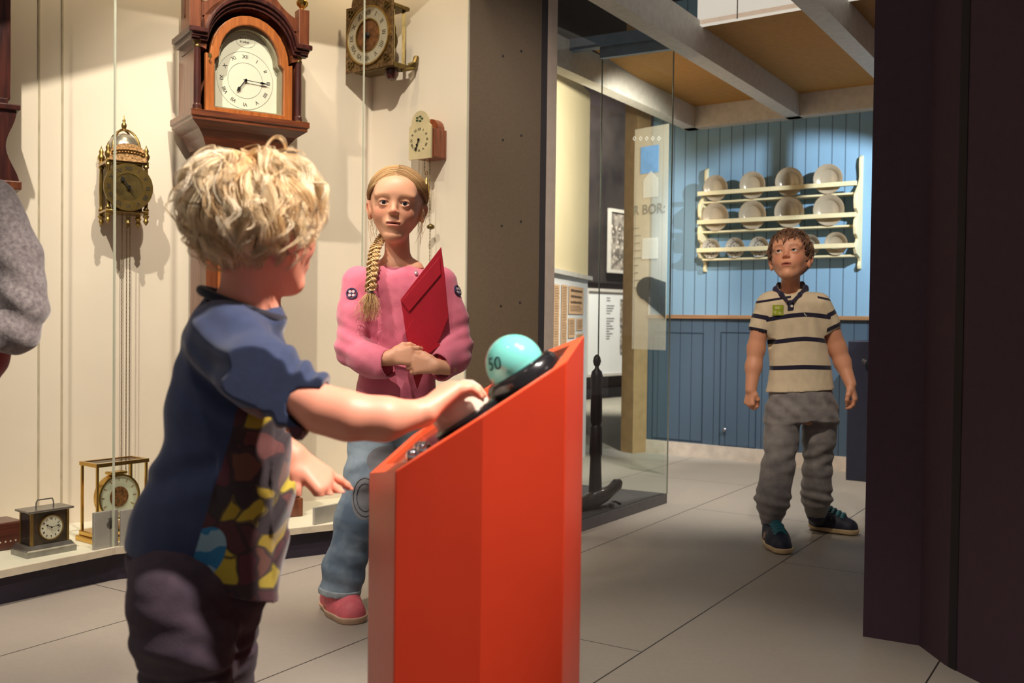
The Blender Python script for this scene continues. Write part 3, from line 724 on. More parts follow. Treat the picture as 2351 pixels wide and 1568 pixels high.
mb = MB(); numerals(mb, 0, zl(1.30), -.0145, .065, .02); mb.build('numerals', M_inkb, d)
mb = MB(); clock_hand(mb, 0, zl(1.30), -.02, 322, .045, .005); clock_hand(mb, 0, zl(1.30), -.02, 142, .028, .003, spade=False); mb.build('clock_hand', M_iron, d)
mb = MB(); rnd = random.Random(2)
fr = [(-.064, zl(1.392)), (.064, zl(1.392)), (.062, zl(1.41))] + [(.06 * math.cos(a), zl(1.418) + .036 * math.sin(a)) for a in [math.pi * i / 14 for i in range(15)]] + [(-.062, zl(1.41))]
mb.slab(fr, -.008, -.004)
fb = mb.build('gallery_fret', mat('gilt_fret', (232, 182, 128), .35, .5, .5, 120, .8, c2=(120, 84, 50), bdist=.004), ln)
mb = MB()
for k in range(11):
    x = -.05 + .01 * k; hh = .036 * math.sqrt(max(0, 1 - (x / .06) ** 2))
    mb.ring(circ(x, zl(1.408) + hh * .5, .007, 10), circ(x, zl(1.408) + hh * .5, .004, 10), -.011, -.008)
mb.build('fret_scrolls', M_gold, fb)
mb = MB(); mb.lathe([(.060, 0), (.060, .008), (.056, .03), (.045, .05), (.026, .064), (.006, .07), (0, .071)], 32, 0, T(0, .062, zl(1.428))); mb.build('bell', mat('bell_metal', (186, 180, 168), .3, .8), ln, smooth=True)
for a in (0, 90):
    mb = MB(); pts = [(.066 * math.cos(math.radians(t)), 0, .0 + .086 * math.sin(math.radians(t))) for t in range(0, 181, 12)]
    mb.tube(pts, .004, 8, 0, T(0, .062, zl(1.425)) @ RZ(45 + a)); mb.build('bell_strap', M_brass, ln, smooth=True)
mb = MB(); mb.lathe([(.012, 0), (.006, .006), (.009, .014), (.0095, .022), (.004, .03), (.006, .036), (.003, .042), (.002, .052), (0, .056)], 14, 0, T(0, .062, zl(1.508))); mb.build('top_finial', M_brass, ln, angle=60)
mb = MB(); mb.lathe([(0, -.05), (.005, -.04), (.01, -.03), (.006, -.02), (.009, -.008)], 10, 0, T(0, .0, 0)); mb.build('pendant', M_brassd, ln)
def chain(par, x, y, za, zb_, mt, pitch=.007, r=.0011):
    mb = MB(); n = int((za - zb_) / pitch)
    for i in range(n):
        z = za - pitch * i; M = T(x, y, z) @ RZ(45 + 90 * (i % 2))
        mb.tube([(-.0022, 0, 0), (0, 0, .0046), (.0022, 0, 0), (0, 0, -.0046)], r, 3, 0, M, True)
    return mb.build('chain', mt, par)
for x in (-.008, .008, .019): chain(ln, x, .05, zl(1.213), zl(.125), M_brassd)
mb = MB(); mb.lathe([(.0, 0), (.02, .004), (.022, .015), (.022, .1), (.018, .112), (0, .115)], 18, 0, T(.0, .05, zl(.115))); 

# ---------- square iron-framed wall clock with engraved dial plate
Q2 = PL(795, 170, GE + nC * 0.15, nC)
bc = root('turret_wall_clock', frame(Q2, dC), 'square engraved brass dial clock with open side movement, high on the showcase wall', 'clock')
sc = (905 - 795) / 110
w2 = .262
mb = MB(); mb.box(0, w2, -.004, 0.004, 0, .262, b=.0015)
arch = circ(w2 / 2, .26, .10, 17, 0, 180, .085); mb.slab(arch, -.004, .004)
dp = mb.build('dial_plate', M_fretb, bc)
cc = (.131, .133)
mb = MB(); mb.ring(circ(*cc, .112, 60), circ(*cc, .068, 60), -.010, -.004); mb.build('chapter_ring', M_silver, dp)
mb = MB(); mb.ring(circ(*cc, .118, 60), circ(*cc, .112, 60), -.012, -.004); mb.ring(circ(*cc, .068, 40), circ(*cc, .064, 40), -.012, -.004); mb.build('ring_bead', M_brass, dp)
mb = MB(); numerals(mb, cc[0], cc[1], -.0105, .089, .027); mb.build('numerals', mat('worn_numeral', (96, 82, 60), .6), dp)
mb = MB(); mb.slab(circ(*cc, .058, 40), -.006, -.004); mb.build('centre_disc', mat('copper_centre', (150, 100, 62), .5, .4, .3, 60), dp)
mb = MB(); clock_hand(mb, cc[0], cc[1], -.016, 192, .06, .006); mb.lathe([(.013, 0), (.013, .004), (.006, .01), (0, .011)], 14, 0, T(cc[0], -.012, cc[1]) @ RX(90)); mb.build('clock_hand', M_iron, dp)
for (x, z) in ((.03, .03), (.232, .03), (.03, .236), (.232, .236)):
    mb = MB(); prv = []
    for k in range(3):
        a = k * 2.1 + x * 9; mb.ring(circ(x + .009 * math.cos(a), z + .009 * math.sin(a), .011, 12), circ(x + .009 * math.cos(a), z + .009 * math.sin(a), .007, 12), -.008, -.004)
    mb.build('corner_ornament', M_brassd, dp)
for x in (.05, w2 - .03):
    for y in (.03, .09):
        mb = MB(); mb.tube([(x, y, .01), (x, y, .25)], .009, 4); mb.build('frame_pillar', M_brassd, bc)
mb = MB(); mb.box(.03, w2 - .01, .015, .105, .0, .02, b=.003); mb.build('bottom_plate', M_brassd, bc)
mb = MB(); mb.box(.03, w2 - .01, .015, .105, .235, .25, b=.003); mb.build('top_plate', M_brassd, bc)
for k, (y, r, z) in enumerate(((.04, .045, .12), (.06, .035, .17), (.08, .03, .08))):
    mb = MB(); mb.lathe([(r, 0), (r, .004)], 24, 0, T(w2 - .06 - .02 * k, y, z) @ RY(90)); mb.build('gear_wheel', M_brassd, bc)
mb = MB(); mb.tube([(w2 - .02, .11, .02), (w2, .125, .03), (w2 - .01, .145, .06)], .012, 8); mb.tube([(w2 - .02, .07, -.005), (w2 + .0, .12, .01), (w2 - .01, .145, .03)], .007, 6); mb.build('wall_hook', M_brassd, bc)
mb = MB(); mb.lathe([(0, -.045), (.018, -.04), (.028, -.02), (.026, 0)], 14, 0, T(w2 - .055, .05, 0)); mb.build('pulley_bob', M_mahd, bc, smooth=True)
mb = MB(); mb.lathe([(.045, 0), (.04, .02), (.02, .035), (0, .04)], 20, 0, T(w2 / 2, .06, .27)); mb.build('bell', M_brass, bc, smooth=True)

# ---------- small painted cottage clock
Q3 = PL(940, 368, GE + nC * 0.1, nC)
pc = root('cottage_wall_clock', frame(Q3, dC), 'small wall clock with arched cream dial and red-brown case above the girl', 'clock')
mb = MB(); shape = [(0, 0), (.115, 0), (.115, .125)] + circ(.0575, .135, .046, 15, 0, 180, .052) + [(0, .125)]
mb.slab(shape, -.004, .004); dp = mb.build('dial', M_ivory, pc)
mb = MB(); numerals(mb, .055, .074, -.0045, .041, .014); mb.build('numerals', M_inkb, dp)
mb = MB(); clock_hand(mb, .055, .074, -.009, 200, .046, .0028); mb.build('minute_hand', M_iron, dp)
mb = MB(); clock_hand(mb, .055, .074, -.0075, 206, .028, .004); mb.build('hour_hand', M_iron, dp)
mb = MB(); rnd = random.Random(5)
for k in range(5):
    a = k * 1.25; mb.slab(circ(.055 + .014 * math.cos(a), .155 + .009 * math.sin(a), .007, 8, rz=.004), -.0055, -.004)
mb.build('painted_flower', mat('green_flower_paint', (84, 108, 74), .6, 0, .4, 90), dp)
mb = MB(); mb.box(.008, .107, .004, .098, .006, .12, b=.002); mb.slab([(.012, .12), (.103, .12)] + circ(.0575, .12, .038, 11, 0, 180, .045), .06, .098); mb.build('case', M_redw, pc)
mb = MB(); mb.box(.1071, .109, .02, .09, .01, .115, b=.001); mb.build('side_door', M_redw, pc)
def cl(px, py, y=.05):
    q = PL(px, py, GE + nC * .05, nC); return pc.matrix_world.inverted() @ Vector(q)
for (px_, y0, y1) in ((975, 365, 398), (987, 365, 515)):
    a, b = cl(px_, y0), cl(px_, y1); chain(pc, a.x, a.y, .006, b.z, M_brassd)
a = cl(979, 400); b = cl(979, 462)
mb = MB(); mb.lathe([(0, 0), (.010, .003), (.0135, .02), (.012, .055), (.008, .075), (.004, .083), (.002, .095)], 16, 0, T(a.x, a.y, b.z)); mb.tube([(a.x + .007 * math.cos(t), a.y, a.z + .004 + .007 * math.sin(t)) for t in [i * .7 for i in range(9)]], .0015, 5, 0, None, True); mb.build('pear_weight', M_gold, pc, smooth=True)
a = cl(989, 514); b = cl(989, 545)
mb = MB(); mb.lathe([(.004, .012), (.014, .006), (.016, 0), (.014, -.006), (0, -.012)], 16, 0, T(a.x, a.y, a.z - .012)); mb.build('pulley_weight', M_brassd, pc, smooth=True)
chain(pc, a.x - .004, a.y, a.z, a.z - .16, M_brassd)

# ---------- carriage clock on the shelf
q = HZ(62, 1284, 0.104)
qa, qb = HZ(62, 1284, .104), HZ(176, 1263, .104)
cd = (qb - qa) / np.linalg.norm(qb - qa); cw = float(np.linalg.norm((qb - qa)[:2]))
ck = root('carriage_clock', frame(qa, cd), 'small steel and brass carriage clock with top handle on the showcase shelf', 'clock')
mb = MB(); mould([(.0, 0), (.0, .018), (-.004, .022), (-.012, .034)], cw / 2, 0, .10, mb)
for i, p in enumerate(mb.v): mb.v[i] = (p[0] + cw / 2, p[1], p[2])
mb.build('base', M_steel, ck)
bx0, bx1 = .018, cw - .018; bh = .135
for x in (bx0, bx1 - .008):
    for y in (.012, .075):
        mb = MB(); mb.box(x, x + .008, y, y + .008, .034, bh); mb.build('corner_pillar', M_brass, ck)
mb = MB(); mb.box(bx0 + .006, bx1 - .006, .016, .078, .034, bh); mb.build('body', mat('dark_bronze', (92, 80, 68), .4, .6, .2, 50), ck)
mb = MB(); mb.box(bx0 + .0005, bx0 + .004, .022, .072, .04, bh - .006); mb.build('side_glass', mat('smoked_side', (40, 36, 38), .12), ck)
mb = MB(); mb.box(.006, cw - .006, .004, .09, bh, bh + .007, b=.002); mb.build('top_plate', M_steel, ck)
mb = MB(); hw = .028; m0 = cw / 2
mb.tube([(m0 - hw, .046, bh + .007), (m0 - hw, .046, bh + .022), (m0 - hw * .95, .046, bh + .027), (m0 - hw * .85, .046, bh + .033), (m0 + hw * .85, .046, bh + .033), (m0 + hw * .95, .046, bh + .027), (m0 + hw, .046, bh + .022), (m0 + hw, .046, bh + .007)], .0022, 8); mb.build('handle', M_steel, ck, smooth=True)
mb = MB(); dcx, dcy, dr_ = cw / 2 + .002, .084, .036
mb.slab(circ(dcx, dcy, dr_, 40), .011, .016); d = mb.build('dial', M_enamel, ck)
mb = MB(); mb.ring(circ(dcx, dcy, dr_ + .003, 40), circ(dcx, dcy, dr_, 40), .008, .016); mb.build('bezel', M_brass, d)
mb = MB(); numerals(mb, dcx, dcy, .0105, .027, .009, roman=False); mb.build('numerals', M_inkb, d)
mb = MB(); clock_hand(mb, dcx, dcy, .009, 300, .02, .002); mb.build('hour_hand', M_iron, d)
mb = MB(); clock_hand(mb, dcx, dcy, .008, 80, .028, .0015); mb.build('minute_hand', M_iron, d)
for x in (.012, cw - .022):
    mb = MB(); mb.lathe([(.005, 0), (.005, .006)], 10, 0, T(x + .005, .02, -.0)); 

# ---------- glass-cased gilt clock
qa, qb = HZ(205, 1240, .104), HZ(215, 1262, .104)
A1 = HZ(218, 1258, .104)
at = root('glass_case_clock', frame(HZ(222, 1250, .104), cd), 'gilt framed glass-sided clock with round dial on the showcase shelf', 'clock')
ww, hh, dd_ = .185, .262, .10
mb = MB(); mb.box(-.012, ww + .012, -.012, dd_ + .012, 0, .018, b=.003); mb.box(-.004, ww + .004, -.004, dd_ + .004, .018, .034, b=.003); mb.build('base', M_gold, at)
for x in (0, ww - .008):
    for y in (0, dd_ - .008):
        mb = MB(); mb.box(x, x + .008, y, y + .008, .034, hh - .012, b=.001); mb.build('corner_post', M_gold, at)
mb = MB(); mb.box(-.003, ww + .003, -.003, .008, hh - .012, hh); mb.box(-.003, ww + .003, dd_ - .008, dd_ + .003, hh - .012, hh); mb.box(-.003, .008, .008, dd_ - .008, hh - .012, hh); mb.box(ww - .008, ww + .003, .008, dd_ - .008, hh - .012, hh); mb.build('top_frame', M_gold, at)
mb = MB(); mb.box(.008, ww - .008, .008, dd_ - .008, hh - .004, hh - .002); mb.build('top_glass', M_glass, at)
mb = MB(); mb.box(.008, ww - .008, .003, .005, .034, hh - .012); mb.build('front_glass', M_glass, at)
c3_ = (ww / 2 + .0, .142)
mb = MB(); mb.ring(circ(*c3_, .075, 48), circ(*c3_, .069, 48), .018, .05); mb.build('dial_drum', M_gold, at)
mb = MB(); mb.slab(circ(*c3_, .069, 48), .024, .03); d = mb.build('dial', M_enamel, at)
mb = MB()
for i in range(12):
    a = i * 30; M = T(c3_[0], .0235, c3_[1]) @ RY(a); mb.box(-.001, .001, -.001, .0005, .052, .063, 0, M)
mb.build('hour_marks', mat('gilt_marks', (170, 120, 70), .5), d)
mb = MB(); mb.slab(circ(c3_[0], c3_[1], .033, 40), .02, .024); mb.build('centre_movement', mat('open_movement', (170, 112, 62), .4, .5, .5, 110, .5, c2=(70, 44, 28)), d)
mb = MB(); mb.box(c3_[0] - .03, c3_[0] + .03, .02, .06, .215, .225, b=.003); mb.build('upper_bridge', M_gold, at)
mb = MB(); mb.lathe([(.05, 0), (.05, .012), (.02, .016), (0, .016)], 30, 0, T(ww / 2, .05, .038)); mb.build('balance_wheel', M_gold, at, angle=40)

# ---------- label blocks, dark box
M_label = mat('grey_label_block', (176, 170, 168), .3, .2, .1, 14)
M_pict = mat('label_picture', (96, 88, 84), .5)
def label_block(px0, px1, pyb, pyt, lab, pic=True):
    a, b = HZ(px0, pyb, .104), HZ(px1, pyb - (px1 - px0) * .2, .104)
    d = (b - a) / np.linalg.norm(b - a); w = float(np.linalg.norm((b - a)[:2])); h = P(px0, pyt, a[1])[2] - .104
    rt = root('label_block', frame(a, d), lab, 'label', 'label blocks on the showcase shelf')
    mb = MB(); mb.box(0, w, 0, .012, 0, h, b=.002); mb.build('block', M_label, rt)
    if pic:
        mb = MB(); mb.slab(circ(w * .66, h * .62, h * .11, 16), -.001, 0); mb.slab([(w * .62, h * .5), (w * .7, h * .5), (w * .74, h * .8), (w * .58, h * .8)], -.001, 0); mb.build('pictogram', M_pict, rt)
label_block(216, 272, 1264, 1178, 'grey label block with dark pictogram in front of the gilt glass clock')
label_block(279, 312, 1256, 1172, 'narrow grey label block standing nearest to the boy in the dark blue shirt', False)
label_block(722, 806, 1206, 1166, 'low grey label block on the shelf behind the girl in pink', False)
bk = root('wooden_box', frame(HZ(-60, 1262 + 20, .104), cd), 'red-brown wooden box with a row of small white marks left of the carriage clock', 'box')
wbx = .17
mb = MB(); mb.box(0, wbx, .03, .14, 0, .088, b=.006); mb.build('body', wood('redbrown_box', (104, 56, 44), (76, 38, 34), .3, 8, 0), bk)
mb = MB()
for k in range(9): mb.slab(circ(.03 + k * .016, .028, .0028, 8), .029, .0303)
mb.build('white_marks', M_enamel, bk)

# ================================================================= CARVED PIECE IN THE GLASS CASE
q = HZ(1366, 1165, .048)
cw_ = root('carved_post', frame(q, [1, .35, 0]), 'dark carved wooden post with ball finial and curled foot inside the glass case', 'carving')
M_carv = wood('blackened_wood', (52, 34, 40), (30, 20, 26), .5, 8)
mb = MB(); k = q[1] / FPX
def cz(y): return (1165 - y) * k
mb.lathe([(.026, 0), (.03, .02), (.024, cz(1050)), (.028, cz(1040)), (.026, cz(980)), (.021, cz(975)), (.026, cz(965)), (.024, cz(900)), (.026, cz(862)), (.022, cz(852)), (.010, cz(845)), (.008, cz(840)), (.014, cz(836)), (.0175, cz(828)), (.014, cz(818)), (.006, cz(813)), (0, cz(812))], 18)
mb.build('turned_post', M_carv, cw_, smooth=True)
mb = MB(); pts = [(-.03, -.02, .0), (-.01, -.02, .03), (.03, -.015, .05), (.07, -.01, .07), (.10, -.005, .09), (.115, 0, .105)]
mb.tube([(-.12, -.06, .02), (-.06, -.04, .03), (0, -.02, .045), (.04, -.01, .055), (.075, -.004, .075), (.105, 0, .098), (.122, .002, .108)], [.03, .034, .036, .03, .024, .026, .012], 12)
mb.build('curled_foot', M_carv, cw_, smooth=True)
mb = MB()
for i in range(4):
    M = T(.03 + .022 * i, -.05 + .01 * i, .007 + .004 * i) @ RZ(30 * i); mb.tube([(-.03, 0, 0), (0, .006, .006), (.03, .012, 0)], .006, 8, 0, M)
mb.build('carved_scrolls', M_carv, cw_, smooth=True)
# ================================================================= PLATE RACK AND PLATES
RL, RT_ = wl(1614, 620), wl(1975, 610)
RM = RW @ T(RL[0] + .0, .03, 0)
rw_ = RT_[0] - RL[0]
rk = root('plate_rack', RM, 'cream painted wooden wall rack with three shelves of plates', 'rack')
M_rack = mat('cream_rack_paint', (232, 218, 174), .5, 0, .05, 14)
def rz(px, py): return wl(px, py)[1]
ZT_L, ZB_L = rz(1618, 390), rz(1618, 628)
ZT, ZB = (rz(1618, 390) + rz(1970, 350)) / 2, (rz(1618, 628) + rz(1970, 615)) / 2
span = ZT - ZB
def side_prof():
    # (depth, z) scalloped outline of the end board
    f = [(0.0, 0), (-.028, 0.005), (-.034, .035), (-.022, .07), (-.035, .10), (-.10, .13), (-.118, .17), (-.112, .21), (-.085, .235), (-.075, .26), (-.115, .30), (-.125, .36), (-.12, .42), (-.09, .455), (-.08, .48), (-.118, .52), (-.126, .58), (-.12, .64), (-.085, .69), (-.05, .74), (-.028, .80), (-.03, .86), (-.035, .92), (-.03, .98), (0, 1.0)]
    return [(y * 1.0, ZB + span * t) for y, t in f]
for x in (0, rw_ - .018):
    mb = MB(); pr_ = side_prof(); n = len(pr_)
    vs = [(x, y, z) for y, z in pr_] + [(x + .018, y, z) for y, z in pr_]
    mb.add(vs, [list(range(n)), list(range(n, 2 * n))[::-1]] + [((i + 1) % n, i, i + n, (i + 1) % n + n) for i in range(n)])
    mb.build('end_board', M_rack, rk, bevel=.003)
levels = []
for i, (fz, sz) in enumerate(((.20, .125), (.465, .385), (.735, .665))):
    zf, zs = ZB + span * fz, ZB + span * sz
    levels.append(zs)
    mb = MB(); mb.box(.018, rw_ - .018, -.085, 0.0, zs - .012, zs, b=.002); mb.build('shelf', M_rack, rk)
    mb = MB(); mb.box(.0, rw_ - .0, -.130, -.118, zf - .013, zf + .013, b=.002); mb.build('front_rail', M_rack, rk)
    mb = MB(); mb.box(.018, rw_ - .018, -.012, 0, zs + .05, zs + .068, b=.002); mb.build('back_rail', M_rack, rk)
def plate_root(r, label, M, pattern=False, pm=None):
    rt = root('plate', M, label, 'plate')
    mb = MB(); s = r / .1
    prof = [(0, .0), (.062 * s, .0), (.066 * s, .004), (.072 * s, .012), (.098 * s, .020), (.1 * s, .022), (.099 * s, .0245), (.072 * s, .0165), (.064 * s, .010), (.058 * s, .0065), (0, .006)]
    mb.lathe(prof, 48); mb.build('plate_body', pm, rt, angle=50)
    mb = MB(); mb.lathe([(.099 * s, .0236), (.1005 * s, .0236), (.1005 * s, .0216), (.1 * s, .0214)], 48, cap=False); mb.build('rim_band', M_rim, rt, smooth=True)
    return rt
M_plate = mat('pewter_white_glaze', (180, 166, 142), .25, .15, .04, 14, coat=.4)
M_rim = mat('tan_rim_glaze', (188, 150, 100), .35)
M_plateg = mat('grey_glaze', (156, 148, 134), .3, 0, .06, 20, coat=.3)
def blue_pattern():
    m = bpy.data.materials.new('blue_sprig_glaze'); m.use_nodes = True; t = NT(m); co = t.obj()
    sp = t.n('ShaderNodeSeparateXYZ'); t.l(co, sp.inputs[0]); x, y = sp.outputs[0], sp.outputs[1]
    r = t.math('SQRT', t.math('ADD', t.math('MULTIPLY', x, x), t.math('MULTIPLY', y, y)))
    vo = t.n('ShaderNodeTexVoronoi'); vo.inputs['Scale'].default_value = 52; t.l(co, vo.inputs['Vector'])
    dots = t.math('LESS_THAN', vo.outputs['Distance'], .27)
    band = t.math('LESS_THAN', t.math('ABSOLUTE', t.math('SUBTRACT', r, .036)), .0018)
    f = t.math('MAXIMUM', dots, band)
    t.color(t.mix(t.math('MULTIPLY', f, .9), rgb((180, 172, 156)), rgb((50, 50, 68)))); t.b.inputs['Roughness'].default_value = .25
    return m
M_bluep = blue_pattern()
def put_plate(cxl, zs, r, lean, label, pm, y0=-.07):
    M = RM @ T(cxl, y0, zs + .002) @ RX(90 - 0) @ Matrix.Identity(4)
    # local z of the plate (its front) faces the room, tilted forward over the rail
    M = RM @ T(cxl, y0, zs + .001) @ RX(lean) @ T(0, 0, r * 1.004) @ RX(90)
    return plate_root(r, label, M, pm=pm)
ordn = ['leftmost', 'second from the left', 'third from the left', 'rightmost']
for i, (x0, rr) in enumerate(((1654, .079), (1738, .081), (1822, .085), (1910, .085))):
    xl = wl(x0, 420)[0] - RL[0]
    put_plate(xl, levels[2], rr, 8, 'pale plate, %s on the top shelf of the rack' % ordn[i], M_plate)['group'] = 'plates on the rack'
for i, (x0, rr) in enumerate(((1654, .086), (1738, .086), (1822, .09), (1912, .090))):
    xl = wl(x0, 480)[0] - RL[0]
    put_plate(xl, levels[1], rr, 8, 'deep pale plate, %s on the middle shelf of the rack' % ordn[i], M_plate)['group'] = 'plates on the rack'
for i, (x0, rr, lb, pm) in enumerate(((1643, .062, 'small grey plate with dark sprigs, leftmost on the bottom shelf', M_bluep), (1698, .062, 'small grey plate with dark sprigs, second on the bottom shelf', M_bluep), (1753, .062, 'small plate with dark sprigs just left of the boy\'s head', M_bluep), (1812, .06, 'small plate mostly hidden behind the boy\'s head on the bottom shelf', M_plateg), (1868, .062, 'small plain grey plate just right of the boy\'s head', M_plateg), (1928, .066, 'small plain grey plate, rightmost on the bottom shelf', M_plate))):
    xl = wl(x0, 565)[0] - RL[0]
    put_plate(xl, levels[0], rr, 8, lb, pm)['group'] = 'plates on the rack'

# ================================================================= ORANGE PEDESTAL
PZ = lambda x, y: .6286 + .66 * (x + .167) + .036 * (y - 1.45)
hexp = [(-.167, 1.45), (-.0405, 1.436), (.079, 1.45), (.12, 1.67), (.05, 1.88), (-.184, 1.88), (-.236, 1.67)]
M_or = mat('orange_red_laminate', (228, 66, 34), .38, 0, .05, 6, .03)
M_oredge = mat('orange_rim', (236, 92, 52), .4, 0, .03, 10)
pd = root('exhibit_pedestal', T(0, 0, 0), 'tall orange-red pedestal with slanted top carrying large push buttons', 'pedestal')
cxh = sum(p[0] for p in hexp) / 7; cyh = sum(p[1] for p in hexp) / 7
inn = [((p[0] - cxh) * .86 + cxh, (p[1] - cyh) * .86 + cyh) for p in hexp]
mb = MB(); n = 7
vs = [(x, y, 0) for x, y in hexp] + [(x, y, PZ(x, y)) for x, y in hexp] + [(x, y, PZ(x, y)) for x, y in inn] + [(x, y, PZ(x, y) - .012) for x, y in inn]
fs = [list(range(n))[::-1]]; mi = [0]
for i in range(n):
    j = (i + 1) % n
    fs += [(i, j, n + j, n + i), (n + i, n + j, 2 * n + j, 2 * n + i), (2 * n + i, 2 * n + j, 3 * n + j, 3 * n + i)]; mi += [0, 1, 1]
mb.add(vs, fs); mb.m = mi
mb.build('body', [M_or, M_oredge], pd, bevel=.0015)
slope = Vector((1, 0, .66)).normalized(); nrm = Vector((-.66, -.036, 1)).normalized()
mb = MB(); vs = [(x, y, PZ(x, y) - .011) for x, y in inn]; mb.add(vs + [(x, y, z - .01) for x, y, z in vs], [list(range(7)), list(range(7, 14))[::-1]] + [(i, (i + 1) % 7, (i + 1) % 7 + 7, i + 7) for i in range(7)])
mb.build('top_panel', mat('dark_gloss_panel', (52, 50, 54), .12, .3, .1, 5), pd)
def on_top(x, y, h=0):
    M = Matrix((slope, nrm.cross(slope).normalized(), nrm)).transposed().to_4x4(); M.translation = Vector((x, y, PZ(x, y) - .011)) + nrm * h; return M
M_aqua = mat('aqua_plastic', (112, 200, 192), .15, 0, .02, 4, coat=.6)
M_gloss = mat('black_gloss_rubber', (26, 25, 28), .2, 0, .1, 10, coat=.3)
M_milk = mat('milk_white_plastic', (230, 206, 190), .2, 0, .03, 4, coat=.5)
q = P(1178, 858, 1.60); bx, by = q[0] + .012, 1.60
# aqua dome button
M0 = on_top(.024, 1.625)
mb = MB(); mb.lathe([(.064, 0), (.064, .016), (.058, .024), (.052, .026), (.0, .026)], 40, 0, M0); b1 = mb.build('button_ring', M_gloss, pd, angle=40)
mb = MB(); R = .0475
mb.lathe([(R * .97, .022), (R, .034)] + [(R * math.cos(a), .036 + R * math.sin(a)) for a in [math.pi / 2 * i / 12 for i in range(13)]], 40, 0, M0); dm = mb.build('dome_button', M_aqua, b1, smooth=True)
# number wrapped on the dome
mb = MB(); text_mb(mb, '50', .031, Matrix.Identity(4), 0, 0, 'CENTER', 'CENTER')
cen = M0 @ Vector((0, 0, .036)); tdir = (Vector(P(1110, 838, 1.572)) - cen).normalized()
tz = tdir; ty = (nrm * 1.0 + slope * .35); ty = (ty - tz * ty.dot(tz)).normalized(); tx = ty.cross(tz)
nv = []
for (x, y, z) in mb.v:
    d = (tz + tx * (x / R) + ty * (y / R)).normalized(); nv.append(tuple(cen + d * (R + .0006)))
mb.v = nv; mb.build('number', mat('dark_teal_print', (14, 66, 72), .5), b1)
# white button under the hand
M1 = on_top(-.066, 1.565)
mb = MB(); mb.lathe([(.055, 0), (.055, .010), (.05, .014), (0, .014)], 36, 0, M1); b2 = mb.build('button_ring', M_gloss, pd, angle=40)
mb = MB(); mb.lathe([(.046, .012), (.048, .024), (.0475, .040), (.042, .053), (.030, .062), (.014, .066), (0, .067)], 36, 0, M1); mb.build('dome_button', M_milk, b2, smooth=True)
for k, (x, y) in enumerate(((-.150, 1.56), (-.142, 1.60), (-.132, 1.555))):
    mb = MB(); mb.lathe([(.012, 0), (.012, .006), (.009, .012), (.005, .015), (0, .0155)], 20, 0, on_top(x, y)); mb.build('chrome_button', mat('chrome', (230, 230, 240), .06, 1, 0), pd, smooth=True)
mb = MB(); mb.lathe([(.010, 0), (.010, .006), (.006, .009), (0, .01)], 16, 0, on_top(.085, 1.57)); mb.build('steel_screw', M_steel, pd, smooth=True)

